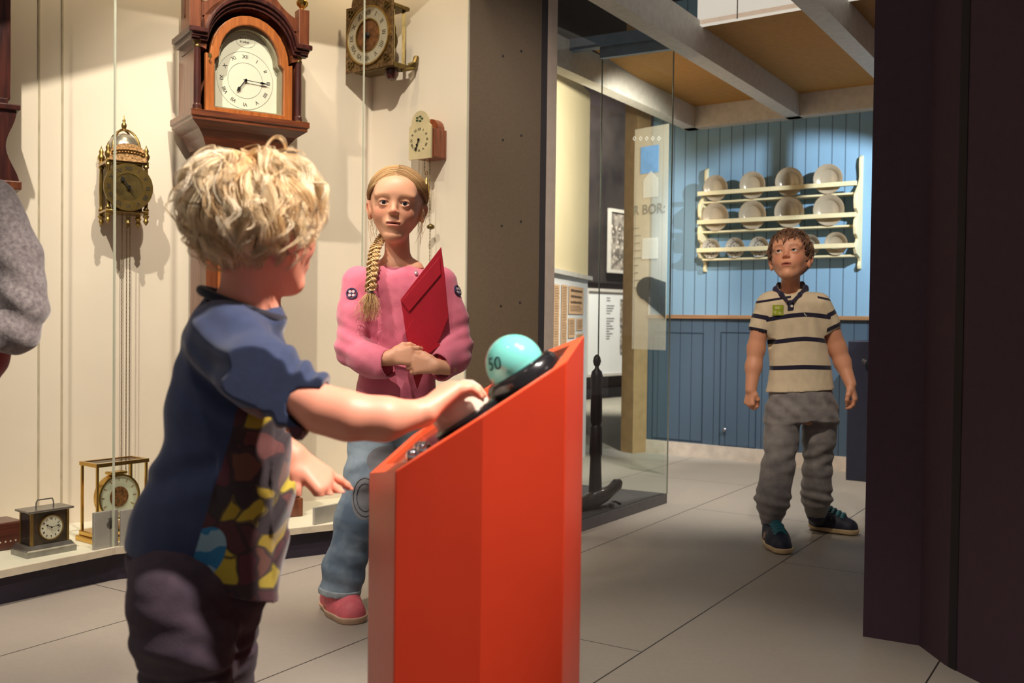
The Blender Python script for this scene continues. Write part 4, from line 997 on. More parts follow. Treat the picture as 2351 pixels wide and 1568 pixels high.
# ================================================================= FIGURES: smooth implicit surfaces meshed by surface nets
def nrmz(v): v = np.array(v, float); return v / np.linalg.norm(v)
class Field:
    def __init__(s, lo, hi, h):
        s.h = h; s.lo = np.array(lo, np.float32)
        s.n = [int(math.ceil((hi[i] - lo[i]) / h)) + 1 for i in range(3)]
        s.ax = [s.lo[i] + h * np.arange(s.n[i], dtype=np.float32) for i in range(3)]
        s.v = np.full(s.n, 1.0, np.float32)
    def sl(s, lo, hi):
        r = []
        for i in range(3):
            a = max(0, int((lo[i] - s.lo[i]) / s.h)); b = min(s.n[i], int((hi[i] - s.lo[i]) / s.h) + 2)
            if b <= a: return None
            r.append(slice(a, b))
        return tuple(r)
    def grid(s, q):
        return s.ax[0][q[0]][:, None, None], s.ax[1][q[1]][None, :, None], s.ax[2][q[2]][None, None, :]
    def comb(s, q, d, k, op):
        a = s.v[q]
        if op == 'sub':
            d = -d
            if k > 0:
                h = np.maximum(k - np.abs(a - d), 0) / k; s.v[q] = np.maximum(a, d) + h * h * k * .25
            else: s.v[q] = np.maximum(a, d)
        else:
            if k > 0:
                h = np.maximum(k - np.abs(a - d), 0) / k; s.v[q] = np.minimum(a, d) - h * h * k * .25
            else: s.v[q] = np.minimum(a, d)
    def ell(s, c, r, k=.01, R=None, op='add'):
        c = np.array(c, float); r = np.array(r if isinstance(r, (list, tuple, np.ndarray)) else (r, r, r), float)
        ext = (np.abs(R) @ r if R is not None else r) + k + 2 * s.h
        q = s.sl(c - ext, c + ext)
        if q is None: return s
        X, Y, Z = s.grid(q); X = X - c[0]; Y = Y - c[1]; Z = Z - c[2]
        if R is not None:
            X, Y, Z = (R[0, 0] * X + R[1, 0] * Y + R[2, 0] * Z, R[0, 1] * X + R[1, 1] * Y + R[2, 1] * Z, R[0, 2] * X + R[1, 2] * Y + R[2, 2] * Z)
        k0 = np.sqrt((X / r[0]) ** 2 + (Y / r[1]) ** 2 + (Z / r[2]) ** 2)
        k1 = np.sqrt((X / r[0] ** 2) ** 2 + (Y / r[1] ** 2) ** 2 + (Z / r[2] ** 2) ** 2) + 1e-9
        s.comb(q, (k0 * (k0 - 1) / k1).astype(np.float32), k, op); return s
    def cone(s, a, b, ra, rb, k=.01, op='add', flat=None):
        a = np.array(a, float); b = np.array(b, float); m = max(ra, rb) * (1 if flat is None else max(1, flat[1])) + k + 2 * s.h
        q = s.sl(np.minimum(a, b) - m, np.maximum(a, b) + m)
        if q is None: return s
        X, Y, Z = s.grid(q); X = X - a[0]; Y = Y - a[1]; Z = Z - a[2]; d = b - a; L = float(d @ d)
        t = np.clip((X * d[0] + Y * d[1] + Z * d[2]) / L, 0, 1)
        X = X - t * d[0]; Y = Y - t * d[1]; Z = Z - t * d[2]
        if flat is not None:
            u, f = flat; u = nrmz(u); pu = X * u[0] + Y * u[1] + Z * u[2]; g = pu * (1 / f - 1)
            X = X + g * u[0]; Y = Y + g * u[1]; Z = Z + g * u[2]
        D = np.sqrt(X * X + Y * Y + Z * Z) - (ra + (rb - ra) * t)
        s.comb(q, D.astype(np.float32), k, op); return s
    def chain(s, pts, rs, k=.01, **kw):
        for i in range(len(pts) - 1): s.cone(pts[i], pts[i + 1], rs[i], rs[i + 1], k, **kw)
        return s
    def loft(s, zs, cx, cy, rx, ry, k=.01, yaw=0.0, ex=2.0):
        o = np.argsort(zs); zs = np.array(zs)[o]; cx = np.array(cx)[o]; cy = np.array(cy)[o]; rx = np.array(rx)[o]; ry = np.array(ry)[o]
        m = max(rx.max(), ry.max()) + k + 2 * s.h
        q = s.sl((cx.min() - m, cy.min() - m, zs[0] - k - 2 * s.h), (cx.max() + m, cy.max() + m, zs[-1] + k + 2 * s.h))
        if q is None: return s
        X, Y, Z = s.grid(q); zz = Z[0, 0]
        # smooth interpolation of the sections
        fz = np.linspace(zs[0], zs[-1], 160); 
        def it(a):
            v = np.interp(fz, zs, a); w = max(3, 160 // (len(zs) * 2)); ker = np.ones(w) / w
            return np.interp(zz, fz, np.convolve(np.pad(v, w // 2, 'edge'), ker, 'same')[w // 2: w // 2 + 160]).astype(np.float32)[None, None, :]
        CX, CY, RX_, RY_ = it(cx), it(cy), it(rx), it(ry)
        c, sn = math.cos(yaw), math.sin(yaw); U = (X - CX) * c + (Y - CY) * sn; V = -(X - CX) * sn + (Y - CY) * c
        rr = ((np.abs(U) / RX_) ** ex + (np.abs(V) / RY_) ** ex) ** (1 / ex)
        D = (rr - 1) * np.minimum(RX_, RY_)
        D = np.maximum(D, np.maximum(Z - zs[-1], zs[0] - Z))
        s.comb(q, D.astype(np.float32), k, 'add'); return s
    def half(s, p, n, k=0.0):
        # keep the side opposite to n
        n = nrmz(n); X, Y, Z = s.grid((slice(None),) * 3)
        D = (X - p[0]) * n[0] + (Y - p[1]) * n[1] + (Z - p[2]) * n[2]
        s.v = np.maximum(s.v, D).astype(np.float32); return s
    def cut(s, p, d, r):
        # remove everything beyond p in direction d, within radius r
        p = np.array(p, float); d = nrmz(d); q = s.sl(p - r - .01, p + r + .01)
        if q is None: return s
        X, Y, Z = s.grid(q); X = X - p[0]; Y = Y - p[1]; Z = Z - p[2]
        D = np.maximum(-(X * d[0] + Y * d[1] + Z * d[2]), np.sqrt(X * X + Y * Y + Z * Z) - r)
        s.comb(q, D.astype(np.float32), 0, 'sub'); return s
    def disp(s, fn, lim=.04):
        X, Y, Z = s.grid((slice(None),) * 3); m = np.abs(s.v) < lim
        d = np.broadcast_to(fn(X, Y, Z), s.v.shape); s.v = np.where(m, s.v + d, s.v).astype(np.float32); return s
    def mesh(s):
        v = s.v; v[0] = v[-1] = 1; v[:, 0] = v[:, -1] = 1; v[:, :, 0] = v[:, :, -1] = 1
        v = np.where(v == 0, 1e-7, v); ins = v < 0; nx, ny, nz = [a - 1 for a in v.shape]
        cnt = np.zeros((nx, ny, nz), np.uint8)
        for dx in (0, 1):
            for dy in (0, 1):
                for dz in (0, 1): cnt += ins[dx:nx + dx, dy:ny + dy, dz:nz + dz]
        act = (cnt > 0) & (cnt < 8); idx = np.argwhere(act); ids = np.full(act.shape, -1, np.int64); ids[act] = np.arange(len(idx))
        i, j, k = idx.T; acc = np.zeros((len(idx), 3)); num = np.zeros(len(idx))
        cor = [(a, b, c) for a in (0, 1) for b in (0, 1) for c in (0, 1)]
        for A in cor:
            for ax in range(3):
                if A[ax]: continue
                B = list(A); B[ax] = 1
                va = v[i + A[0], j + A[1], k + A[2]]; vb = v[i + B[0], j + B[1], k + B[2]]; m = (va < 0) != (vb < 0)
                t = np.where(m, va / np.where(m, va - vb, 1), 0); p = np.array(A, float)[None, :].repeat(len(idx), 0); p[:, ax] += t
                acc[m] += p[m]; num += m
        P_ = (idx + acc / num[:, None]) * s.h + s.lo[None, :]
        F_ = []
        for ax in range(3):
            sa = [slice(None)] * 3; sb = [slice(None)] * 3; sa[ax] = slice(0, -1); sb[ax] = slice(1, None)
            a = ins[tuple(sa)]; b = ins[tuple(sb)]; e = np.argwhere(a != b)
            o1, o2 = [x for x in range(3) if x != ax]
            e = e[(e[:, o1] > 0) & (e[:, o2] > 0) & (e[:, o1] < v.shape[o1] - 1) & (e[:, o2] < v.shape[o2] - 1)]
            def g(d1, d2):
                q = e.copy(); q[:, o1] -= d1; q[:, o2] -= d2; return ids[q[:, 0], q[:, 1], q[:, 2]]
            f = np.stack([g(0, 0), g(1, 0), g(1, 1), g(0, 1)], 1)
            inside_first = a[e[:, 0], e[:, 1], e[:, 2]]
            flip = inside_first if ax != 1 else ~inside_first
            f[flip] = f[flip][:, ::-1]; F_.append(f)
        F_ = np.concatenate(F_); F_ = F_[(F_ >= 0).all(1)]
        # surface nets smoothing pass
        return P_, F_
def vec_noise(X, Y, Z, sc, seed=0, oct_=3):
    r = np.random.RandomState(seed); out = 0; amp = 1.0
    for o in range(oct_):
        for _ in range(4):
            d = r.normal(size=3); d /= np.linalg.norm(d); ph = r.rand() * 6.28; out = out + amp * np.sin((X * d[0] + Y * d[1] + Z * d[2]) * sc * 6.283 + ph) / 4
        sc *= 2.0; amp *= .5
    return out
def fmesh(name, parts, mats, origin=(0, 0, 0), color=None, smooth_it=1, attrs=None, parent=None, midx=None):
    vs = []; fs = []; o = 0
    for p, f in parts: vs.append(p); fs.append(f + o); o += len(p)
    Vv = np.concatenate(vs); Ff = np.concatenate(fs)
    # light laplacian smoothing
    for _ in range(smooth_it):
        acc = np.zeros_like(Vv); n = np.zeros(len(Vv))
        for a, b in ((0, 1), (1, 2), (2, 3), (3, 0)):
            np.add.at(acc, Ff[:, a], Vv[Ff[:, b]]); np.add.at(acc, Ff[:, b], Vv[Ff[:, a]]); np.add.at(n, Ff[:, a], 1); np.add.at(n, Ff[:, b], 1)
        Vv = Vv * .4 + .6 * acc / np.maximum(n, 1)[:, None]
    me = bpy.data.meshes.new(name); me.vertices.add(len(Vv)); me.vertices.foreach_set('co', (Vv - np.array(origin)).astype(np.float32).ravel())
    me.loops.add(Ff.size); me.loops.foreach_set('vertex_index', Ff.astype(np.int32).ravel())
    me.polygons.add(len(Ff)); me.polygons.foreach_set('loop_start', np.arange(0, Ff.size, 4, dtype=np.int32)); me.polygons.foreach_set('loop_total', np.full(len(Ff), 4, np.int32))
    for m in (mats if isinstance(mats, (list, tuple)) else [mats]): me.materials.append(m)
    me.update(calc_edges=True); me.polygons.foreach_set('use_smooth', np.ones(len(Ff), bool))
    if midx is not None: me.polygons.foreach_set('material_index', midx(Vv[Ff].mean(1)).astype(np.int32))
    if color is not None:
        c = color(Vv); at_ = me.color_attributes.new('Col', 'FLOAT_COLOR', 'POINT'); at_.data.foreach_set('color', np.concatenate([c, np.ones((len(c), 1))], 1).astype(np.float32).ravel())
    for nm, fn in (attrs or {}).items():
        at_ = me.attributes.new(nm, 'FLOAT', 'POINT'); at_.data.foreach_set('value', fn(Vv).astype(np.float32))
    ob = bpy.data.objects.new(name, me); COL.objects.link(ob)
    if parent is not None: ob.parent = parent
    return ob
def lrgb(c): return np.array([lin(x) for x in c])
def colmat(name, rough=.5, sss=0.0, bump=0.0, bscale=300, sheen=0.0, aniso=0):
    m = bpy.data.materials.new(name); m.use_nodes = True; t = NT(m)
    a = t.n('ShaderNodeAttribute', attribute_name='Col'); t.color(a.outputs['Color']); b = t.b; b.inputs['Roughness'].default_value = rough
    if sss:
        b.inputs['Subsurface Weight'].default_value = sss; b.inputs['Subsurface Radius'].default_value = (0.010, 0.004, 0.002); b.inputs['Subsurface Scale'].default_value = 1.0
    if sheen: b.inputs['Sheen Weight'].default_value = sheen
    if bump: t.bump(t.noise(t.obj(), bscale, 3), bump, .001)
    return m
M_skin = colmat('skin', .5, .25, .06, 260)
# ---- head frame: local x = person's left, y = forward (face), z = up
def head_R(yaw_vec, pitch=0.0, roll=0.0):
    f = nrmz([yaw_vec[0], yaw_vec[1], 0]); zz = np.array([0, 0, 1.0]); x = np.cross(f, zz) * -1; x = np.cross(zz, f)
    # pitch up about x, roll about y
    R = np.stack([x, f, zz], 1)
    cp, sp = math.cos(math.radians(pitch)), math.sin(math.radians(pitch)); cr, sr = math.cos(math.radians(roll)), math.sin(math.radians(roll))
    Rx = np.array([[1, 0, 0], [0, cp, -sp], [0, sp, cp]]); Ry = np.array([[cr, 0, sr], [0, 1, 0], [-sr, 0, cr]])
    return R @ Rx @ Ry
class Head:
    def __init__(s, c, R, sc=1.0, tone=(226, 166, 138), lip=(190, 96, 88), brow=(150, 112, 80), cheek=(224, 130, 112), iris=(58, 74, 90), wide=1.0, gaze=(0, 1, 0), open_=0.0, lips_dz=0.0):
        s.c = np.array(c, float); s.R = R; s.s = sc; s.tone, s.lip, s.brow, s.cheek, s.iris = tone, lip, brow, cheek, iris; s.w = wide; s.gaze = gaze; s.open = open_
    def P(s, x, y, z): return s.c + s.R @ (np.array([x * s.w, y, z]) * s.s)
    def carve(s, F):
        S = s.s; R = s.R; P_ = s.P
        e = lambda x, y, z, r, k=.01, op='add': F.ell(P_(x, y, z), np.array([r[0] * s.w, r[1], r[2]]) * S, k * S, R, op)
        c = lambda a, b, ra, rb, k=.01, op='add': F.cone(P_(*a), P_(*b), ra * S, rb * S, k * S, op)
        e(0, -.012, .028, (.074, .090, .075)); e(0, .012, -.016, (.062, .064, .054), .03); e(0, .020, -.052, (.036, .048, .055), .035)
        for q in (-1, 1):
            e(q * .032, .046, -.032, (.021, .023, .024), .022)
            c((q * .046, -.002, -.040), (q * .012, .048, -.093), .012, .012, .028)
            e(q * .028, .070, .015, (.024, .010, .007), .018)
        e(0, .060, -.092, (.017, .016, .014), .018); e(0, .055, .035, (.05, .028, .03), .03)
        for q in (-1, 1): e(q * .029, .0925, -.003, (.016, .012, .010), .012, 'sub')
        for q in (-1, 1):
            e(q * .029, .0690, -.004, (.0150, .0150, .0135), .007)
            e(q * .029, .0835, -.0045, (.0128, .010, .0050), .0025, 'sub')
            e(q * .029, .0690, -.0045, (.0118, .0118, .0100), .0005, 'sub')
        c((0, .076, .004), (0, .089, -.024), .0058, .0072, .012); e(0, .0915, -.028, (.0088, .0085, .0075), .008)
        for q in (-1, 1):
            e(q * .0090, .086, -.031, (.0058, .0070, .0056), .006)
            e(q * .0048, .0895, -.0360, (.0027, .0042, .0022), .002, 'sub')
        e(0, .065, -.060, (.026, .018, .019), .014)
        e(0, .0795, -.0555, (.0185, .0080, .0038), .005); e(0, .0790, -.0655 - s.open, (.0155, .0080, .0048), .005)
        e(0, .090, -.0605 - s.open * .5, (.0175, .0125, .0008 + s.open * .5), .003, 'sub')
        for q in (-1, 1):
            e(q * .0735, -.006, -.020, (.0085, .0165, .0280), .006); e(q * .0805, -.012, -.008, (.007, .016, .018), .005)
            e(q * .0845, -.001, -.016, (.0060, .0085, .0140), .003, 'sub')
            e(q * .0830, .001, -.0145, (.0028, .0035, .0035), .001, 'sub')
    def neck(s, F, base, r0=.034, r1=.040, k=.02):
        F.cone(s.P(0, -.022, -.045), base, r0 * s.s, r1 * s.s, k)
    def color(s, V):
        L = (V - s.c) @ s.R / s.s; L[:, 0] /= s.w; x, y, z = L.T; ax = np.abs(x)
        g = lambda dx, dy, dz, a, b, c_: np.exp(-((dx / a) ** 2 + (dy / b) ** 2 + (dz / c_) ** 2))
        C = np.tile(lrgb(s.tone), (len(V), 1)); front = (y > .03)
        def mixc(C, col, w): return C * (1 - w[:, None]) + lrgb(col)[None, :] * w[:, None]
        C = mixc(C, s.cheek, .55 * g(ax - .040, y - .055, z + .030, .020, .03, .018))
        C = mixc(C, s.cheek, .5 * g(x, y - .095, z + .028, .012, .012, .010)); C = mixc(C, s.cheek, .55 * g(ax - .080, y + .005, z + .01, .012, .02, .024))
        zm = z + .0605 + s.open * .5; xx = np.clip(1 - (x / .0195) ** 2, 0, 1)
        lipw = np.clip(1.5 - 1.5 * np.abs(zm) / (.0085 * np.sqrt(xx) + .0006 + s.open * .5), 0, 1) * (y > .07) * (xx > 0)
        C = mixc(C, s.lip, np.clip(lipw * 1.2, 0, .8))
        C = mixc(C, (124, 58, 52), np.clip(1.3 - np.abs(zm) / (.0010 + (.0010 + s.open * .6) * xx), 0, 1) * (xx > 0) * (y > .07))
        bz = .0145 + .003 * np.cos((ax - .029) / .018 * 1.4); bw = np.exp(-((z - bz) / .0030) ** 2) * np.clip((.020 - np.abs(ax - .030)) / .006, 0, 1) * front
        C = mixc(C, s.brow, .75 * bw)
        d = np.sqrt((ax - .029) ** 2 / .0134 ** 2 + (z + .0045) ** 2 / .0062 ** 2); lash = np.exp(-((d - 1.0) / .14) ** 2) * (y > .066) * np.where(z > -.0045, .85, .3)
        return mixc(C, (84, 56, 46), lash)
    def eyes(s, par, origin):
        s_white = mat('eye_white', (226, 216, 208), .12, 0, .02, 5); s_ir = mat('eye_iris', s.iris, .1); s_pu = mat('eye_pupil', (12, 10, 10), .05)
        g = nrmz(s.gaze)
        for q in (-1, 1):
            c = s.P(q * .029, .0690, -.0045); gw = s.R @ g
            M = Vector(gw).to_track_quat('Z', 'Y').to_matrix().to_4x4(); M.translation = Vector(c - np.array(origin))
            mb = MB(); r = .0116 * s.s; n = 24; vs = []; rows = [math.radians(a) for a in (0, 9, 14, 22, 30, 50, 70, 90, 120, 150, 180)]
            mb.lathe([(r * math.sin(a), r * math.cos(a)) for a in rows], n, 0, M)
            mb.m = [2 if i // n < 2 else (1 if i // n < 4 else 0) for i in range(len(mb.f))]
            mb.build('eyeball', [s_white, s_ir, s_pu], par, smooth=True)
def hand(F, w, dx, dz, side, s=1.0, curl=(.3, .3, .35, .4), spread=.06, thumb=((.030, .030, -.006), (.056, .050, -.016), (.080, .058, -.022), (.100, .058, -.028)), k=.006, flen=1.0):
    # w wrist, dx finger direction, dz back of the hand, side: +1 if y (thumb side) = dz x dx
    X = nrmz(dx); Z = nrmz(np.array(dz) - X * (np.array(dz) @ X)); Y = np.cross(Z, X) * side
    Q = lambda p: np.array(w) + (X * p[0] + Y * p[1] + Z * p[2]) * s
    ky = (.029, .010, -.009, -.027); kr = (.0115, .0115, .011, .010); ln = (.072, .080, .074, .058); kx = (.088, .092, .088, .080)
    for i in range(4):
        F.cone(Q((0, ky[i] * .45, 0)), Q((kx[i], ky[i], .004)), .0155 * s, (kr[i] + .0025) * s, k * 2.2 * s)
    for i in range(4):
        p = np.array([kx[i], ky[i], .002]); a = spread * (1.5 - i); ang = curl[i]
        for j, fr in enumerate((.46, .30, .24)):
            L = ln[i] * fr * flen; d = np.array([math.cos(a) * math.cos(ang), math.sin(a) * math.cos(ang), -math.sin(ang)]); q = p + d * L
            r0 = kr[i] * (1 - .10 * j); r1 = kr[i] * (.90 - .10 * j)
            F.cone(Q(p), Q(q), r0 * s, r1 * s, (.004 if j else .005) * s); p = q; ang += curl[i] * (1.15 if j == 0 else .8) + .12
    th = [Q(p) for p in thumb]; rr = (.0165, .0135, .0115, .0095)
    for i in range(3): F.cone(th[i], th[i + 1], rr[i] * s, rr[i + 1] * s, .007 * s if i else .014 * s)
    F.cone(Q((0, 0, 0)), th[0], .018 * s, .016 * s, .014 * s)
def strand_mesh(name, Pts, rad, mats, origin, par, col, seed=0, sides=3):
    # Pts (N,K,3), rad (N,K)
    N, K, _ = Pts.shape; t = np.gradient(Pts, axis=1); t /= np.linalg.norm(t, axis=2, keepdims=True) + 1e-9
    ref = np.array([.3, .2, 1.0]); ref /= np.linalg.norm(ref); u = np.cross(t, ref); u /= np.linalg.norm(u, axis=2, keepdims=True) + 1e-9; w = np.cross(t, u)
    an = np.arange(sides) * 2 * math.pi / sides
    V = Pts[:, :, None, :] + rad[:, :, None, None] * (u[:, :, None, :] * np.cos(an)[None, None, :, None] + w[:, :, None, :] * np.sin(an)[None, None, :, None])
    V = V.reshape(-1, 3); b = (np.arange(N) * K * sides)[:, None, None] + (np.arange(K - 1) * sides)[None, :, None] + np.arange(sides)[None, None, :]
    nx = (np.arange(sides) + 1) % sides; b2 = (np.arange(N) * K * sides)[:, None, None] + (np.arange(K - 1) * sides)[None, :, None] + nx[None, None, :]
    Fq = np.stack([b, b2, b2 + sides, b + sides], -1).reshape(-1, 4)
    C = np.repeat(col.reshape(N, -1, 3) if col.ndim == 3 else np.repeat(col[:, None, :], K, 1), 1, 0)
    if C.shape[1] != K: C = np.repeat(C, K, 1)
    C = np.repeat(C.reshape(N * K, 3), sides, 0)
    return fmesh(name, [(V, Fq)], mats, origin, color=lambda v: C, smooth_it=0, parent=par)
def hair_locks(head, n, L, K=14, per=10, crown=(0, -.05, .075), grav=.5, wave=.006, wl=.05, lift=.012, rlock=.006, mask=None, rs=.0006, seed=1, ell=((0, -.012, .028), (.077, .093, .083)), drift=(0, 0, 0), out=.25, tipspread=1.0, hmax=.03, crest=0.0):
    r = np.random.RandomState(seed); c0 = np.array(ell[0]); er = np.array(ell[1]); roots = []
    while len(roots) < n:
        d = r.normal(size=3); d /= np.linalg.norm(d); p = c0 + d * er
        if mask(p): roots.append(p)
    p = np.array(roots); cr = np.array(crown); pts = [p.copy()]; ph = r.rand(n, 3) * 6.28; step = L * (.7 + .6 * r.rand(n))[:, None] / (K - 1)
    tgt = lift * (.35 + 1.0 * r.rand(n))
    jit = r.normal(size=(n, 3)) * .25
    for k in range(1, K):
        q = (p - c0) / er; rho = np.linalg.norm(q, axis=1, keepdims=True); nn = (q / er); nn /= np.linalg.norm(nn, axis=1, keepdims=True)
        away = p - cr; away -= nn * (away * nn).sum(1, keepdims=True); away /= np.linalg.norm(away, axis=1, keepdims=True) + .02
        g = np.array([0, 0, -1.0]) * grav * (k / K + .2); d = away + jit + g + np.array(drift)
        d -= nn * (d * nn).sum(1, keepdims=True); d /= np.linalg.norm(d, axis=1, keepdims=True)
        hgt = (rho[:, 0] - 1) * er.mean(); want = tgt * min(1, k / (K * .35)); d = d + nn * np.clip((want - hgt) / .006, -1.2, 1.2)[:, None] * (out + .35)
        d /= np.linalg.norm(d, axis=1, keepdims=True); p = p + d * step; pts.append(p.copy())
    G = np.stack(pts, 1)                                            # (n,K,3)
    t = np.gradient(G, axis=1); t /= np.linalg.norm(t, axis=2, keepdims=True) + 1e-9
    q = (G - c0) / er; nn = q / er; nn /= np.linalg.norm(nn, axis=2, keepdims=True); bb = np.cross(t, nn)
    s_ = np.arange(K)[None, :, None] * step[:, None, :]; env = np.clip(np.arange(K) / (K * .4), 0, 1)[None, :, None]; sgn = np.where(r.rand(n) > .5, 1, -1)[:, None, None]
    wlr = (wl * (.7 + .7 * r.rand(n)))[:, None, None]
    G = G + env * wave * (bb * np.sin(s_ / wlr * 6.283 + ph[:, None, :1]) * sgn + nn * .8 * (1 + np.cos(s_ / wlr * 6.283 + ph[:, None, :1])) * .6)
    off = r.normal(size=(n, per, 2)); env2 = (.55 + .45 * np.sin(np.linspace(.3, 2.9, K)))[None, None, :, None]
    tip = (1 - .75 * np.linspace(0, 1, K) ** 2 * tipspread)[None, None, :, None]
    S = G[:, None] + rlock * env2 * tip * (bb[:, None] * off[:, :, None, :1] + nn[:, None] * off[:, :, None, 1:] * .6)
    S = S.reshape(n * per, K, 3); W_ = head.c + (S * head.s * np.array([head.w, 1, 1])) @ head.R.T
    taper = np.sqrt(np.clip(1 - (np.linspace(0, 1, K)) ** 3, .06, 1)); R_ = np.full((n * per, K), rs) * taper[None, :]
    return W_, R_, np.repeat(r.rand(n), per), r.rand(n * per)
def blend_cols(a, b, c, u, v):
    A, B, Cc = lrgb(a), lrgb(b), lrgb(c); t = np.clip(u * .75 + v * .25, 0, 1)[:, None]
    return np.where(t < .5, A + (B - A) * t * 2, B + (Cc - B) * (t - .5) * 2)
def hairmat(name, rough=.4, spec=.5):
    m = colmat(name, rough); m.node_tree.nodes['Principled BSDF'].inputs['Sheen Weight'].default_value = .15; return m
def sil(rows, Y, dY=0.0, ratio=.62, ys=None):
    # silhouette rows (y, xl, xr[, depth ratio]) -> loft arrays
    zs, cx, cy, rx, ry = [], [], [], [], []
    for r in rows:
        y, xl, xr = r[:3]; rt = r[3] if len(r) > 3 else ratio; yy = r[4] if len(r) > 4 else Y
        a, b = P(xl, y, yy), P(xr, y, yy); zs.append((a[2] + b[2]) / 2); cx.append((a[0] + b[0]) / 2); cy.append(yy); w = (b[0] - a[0]) / 2; rx.append(w); ry.append(w * rt)
    return zs, cx, cy, rx, ry
def loftrows(F, rows, Y, k=.02, ratio=.62, yaw=0, ex=2.0):
    F.loft(*sil(rows, Y, ratio=ratio), k=k, yaw=yaw, ex=ex); return F
def shoe(F, heel, d, L, wd, ht, ankle):
    d = nrmz([d[0], d[1], 0]); s = np.array([-d[1], d[0], 0]); h = np.array(heel, float)
    Q = lambda a, b, c: h + d * a * L + s * b * wd + np.array([0, 0, c * ht])
    F.cone(Q(.12, 0, .36), Q(.5, 0, .34), wd * .40, wd * .46, .02); F.cone(Q(.5, .03, .30), Q(.82, .02, .26), wd * .47, wd * .42, .02)
    F.cone(Q(.15, 0, .45), ankle, wd * .40, wd * .42, .02); F.cone(Q(.6, 0, .5), Q(.25, 0, .85), wd * .32, wd * .38, .03)
def fabric(name, c, c2, scale=14, rough=.85, weave=420, bump=.25, sheen=.25):
    return mat(name, c, rough, 0, .1, scale, bump, None, c2, bscale=weave, sheen=sheen)

def surf(ob, org, px, py):
    bpy.context.view_layer.update()
    d = Vector(ray(px, py)).normalized(); ok, loc, nor, _ = ob.ray_cast(Vector(CP) - Vector(org), d)
    if not ok: return None, None
    return np.array(loc), np.array(nor) * (-1 if nor.dot(d) > 0 else 1)
def surf_frame(ob, org, px, py, lift=.001):
    l, n = surf(ob, org, px, py)
    y = Vector(-n); z = Vector((0, 0, 1)); x = y.cross(z).normalized(); z = x.cross(y).normalized()
    M = Matrix((x, y, z)).transposed().to_4x4(); M.translation = Vector(l + n * lift); return M

def core(neck, hips, shoulders, arms, feet, h=.007):
    # trunk, upper arms and legs of a body under its clothes
    pts = [neck] + list(hips) + list(shoulders) + [p for a in arms for p in a] + list(feet)
    pts = [np.array(p, float) for p in pts]; F = Field(np.min(pts, 0) - .09, np.max(pts, 0) + .09, h)
    hc = (np.array(hips[0]) + np.array(hips[1])) / 2; sc_ = (np.array(shoulders[0]) + np.array(shoulders[1])) / 2
    F.cone(neck, sc_, .03, .05, .02); F.cone(sc_, hc, .055, .055, .02); F.cone(shoulders[0], shoulders[1], .026, .026, .03); F.cone(hips[0], hips[1], .045, .045, .03)
    for s_, a in zip(shoulders, arms): F.chain([s_] + list(a), [.026] + [.022] * (len(a) - 1) + [.018], .01)
    for q, f in zip(hips, feet): F.cone(q, f, .038, .022, .02)
    return F.mesh()

# ================================================================= GIRL IN PINK
gY = 3.0
gO = np.array([-0.40, 2.95, 0.0])
girl = root('person', T(*gO), 'person in a pink long-sleeved tunic and jeans with a blond braid, hugging a red folder', 'person')
gh = Head(P(911, 470, gY), head_R((.03, -1), 0, 3), 1.06, tone=(226, 170, 136), lip=(186, 104, 92), brow=(176, 134, 92), cheek=(222, 128, 104), iris=(44, 52, 62), gaze=(.02, 1, .02), open_=.0006)
F = Field(P(840, 385, gY) - [.02, .14, .0] + [0, 0, -.30], P(990, 385, gY) + [.02, .14, .03], .0020)
gh.carve(F); gh.neck(F, P(913, 604, gY + .02), .033, .037)
F.cone(P(880, 622, gY + .02), P(950, 622, gY + .02), .032, .032, .03)
gp = [F.mesh()]
# hands
def q2(x, y, Y): return P(x, y, Y)
lw, ls = q2(893, 822, 2.86), q2(1003, 842, 2.85)
F = Field(q2(870, 780, 2.86) - [.02, .06, .13], q2(1010, 780, 2.80) + [.03, .14, .04], .0018)
hand(F, lw + [0.002, 0, 0], (1, -.12, .12), (.1, -1, .25), 1, .70, (.50, .55, .62, .75), .05, ((.030, .030, -.006), (.056, .048, -.010), (.082, .050, -.020), (.100, .044, -.030)))
F.cone(lw, lw - [.05, -.01, .012], .019, .024, .012)
hand(F, ls + [-0.0, 0, 0], (-1, -.05, .08), (-.05, -1, .25), -1, .70, (.55, .6, .66, .75), .04, ((.030, .030, -.006), (.054, .046, -.012), (.076, .052, -.024), (.092, .050, -.036)))
F.cone(ls, ls + [.05, .02, -.004], .019, .024, .012)
gp.append(F.mesh())
gp.append(core(P(913, 604, gY + .02), [P(880, 960, gY), P(945, 960, gY + .02)], [P(838, 652, gY + .01), P(998, 652, gY + .01)], [[P(808, 790, 2.96), lw - [.04, -.01, .01]], [P(1042, 785, 2.96), ls + [.04, .02, -.004]]], [P(782, 1345, 2.87), P(966, 1330, 3.06)]))
body = fmesh('body', gp, M_skin, gO, color=gh.color, parent=girl)
gh.eyes(girl, gO)
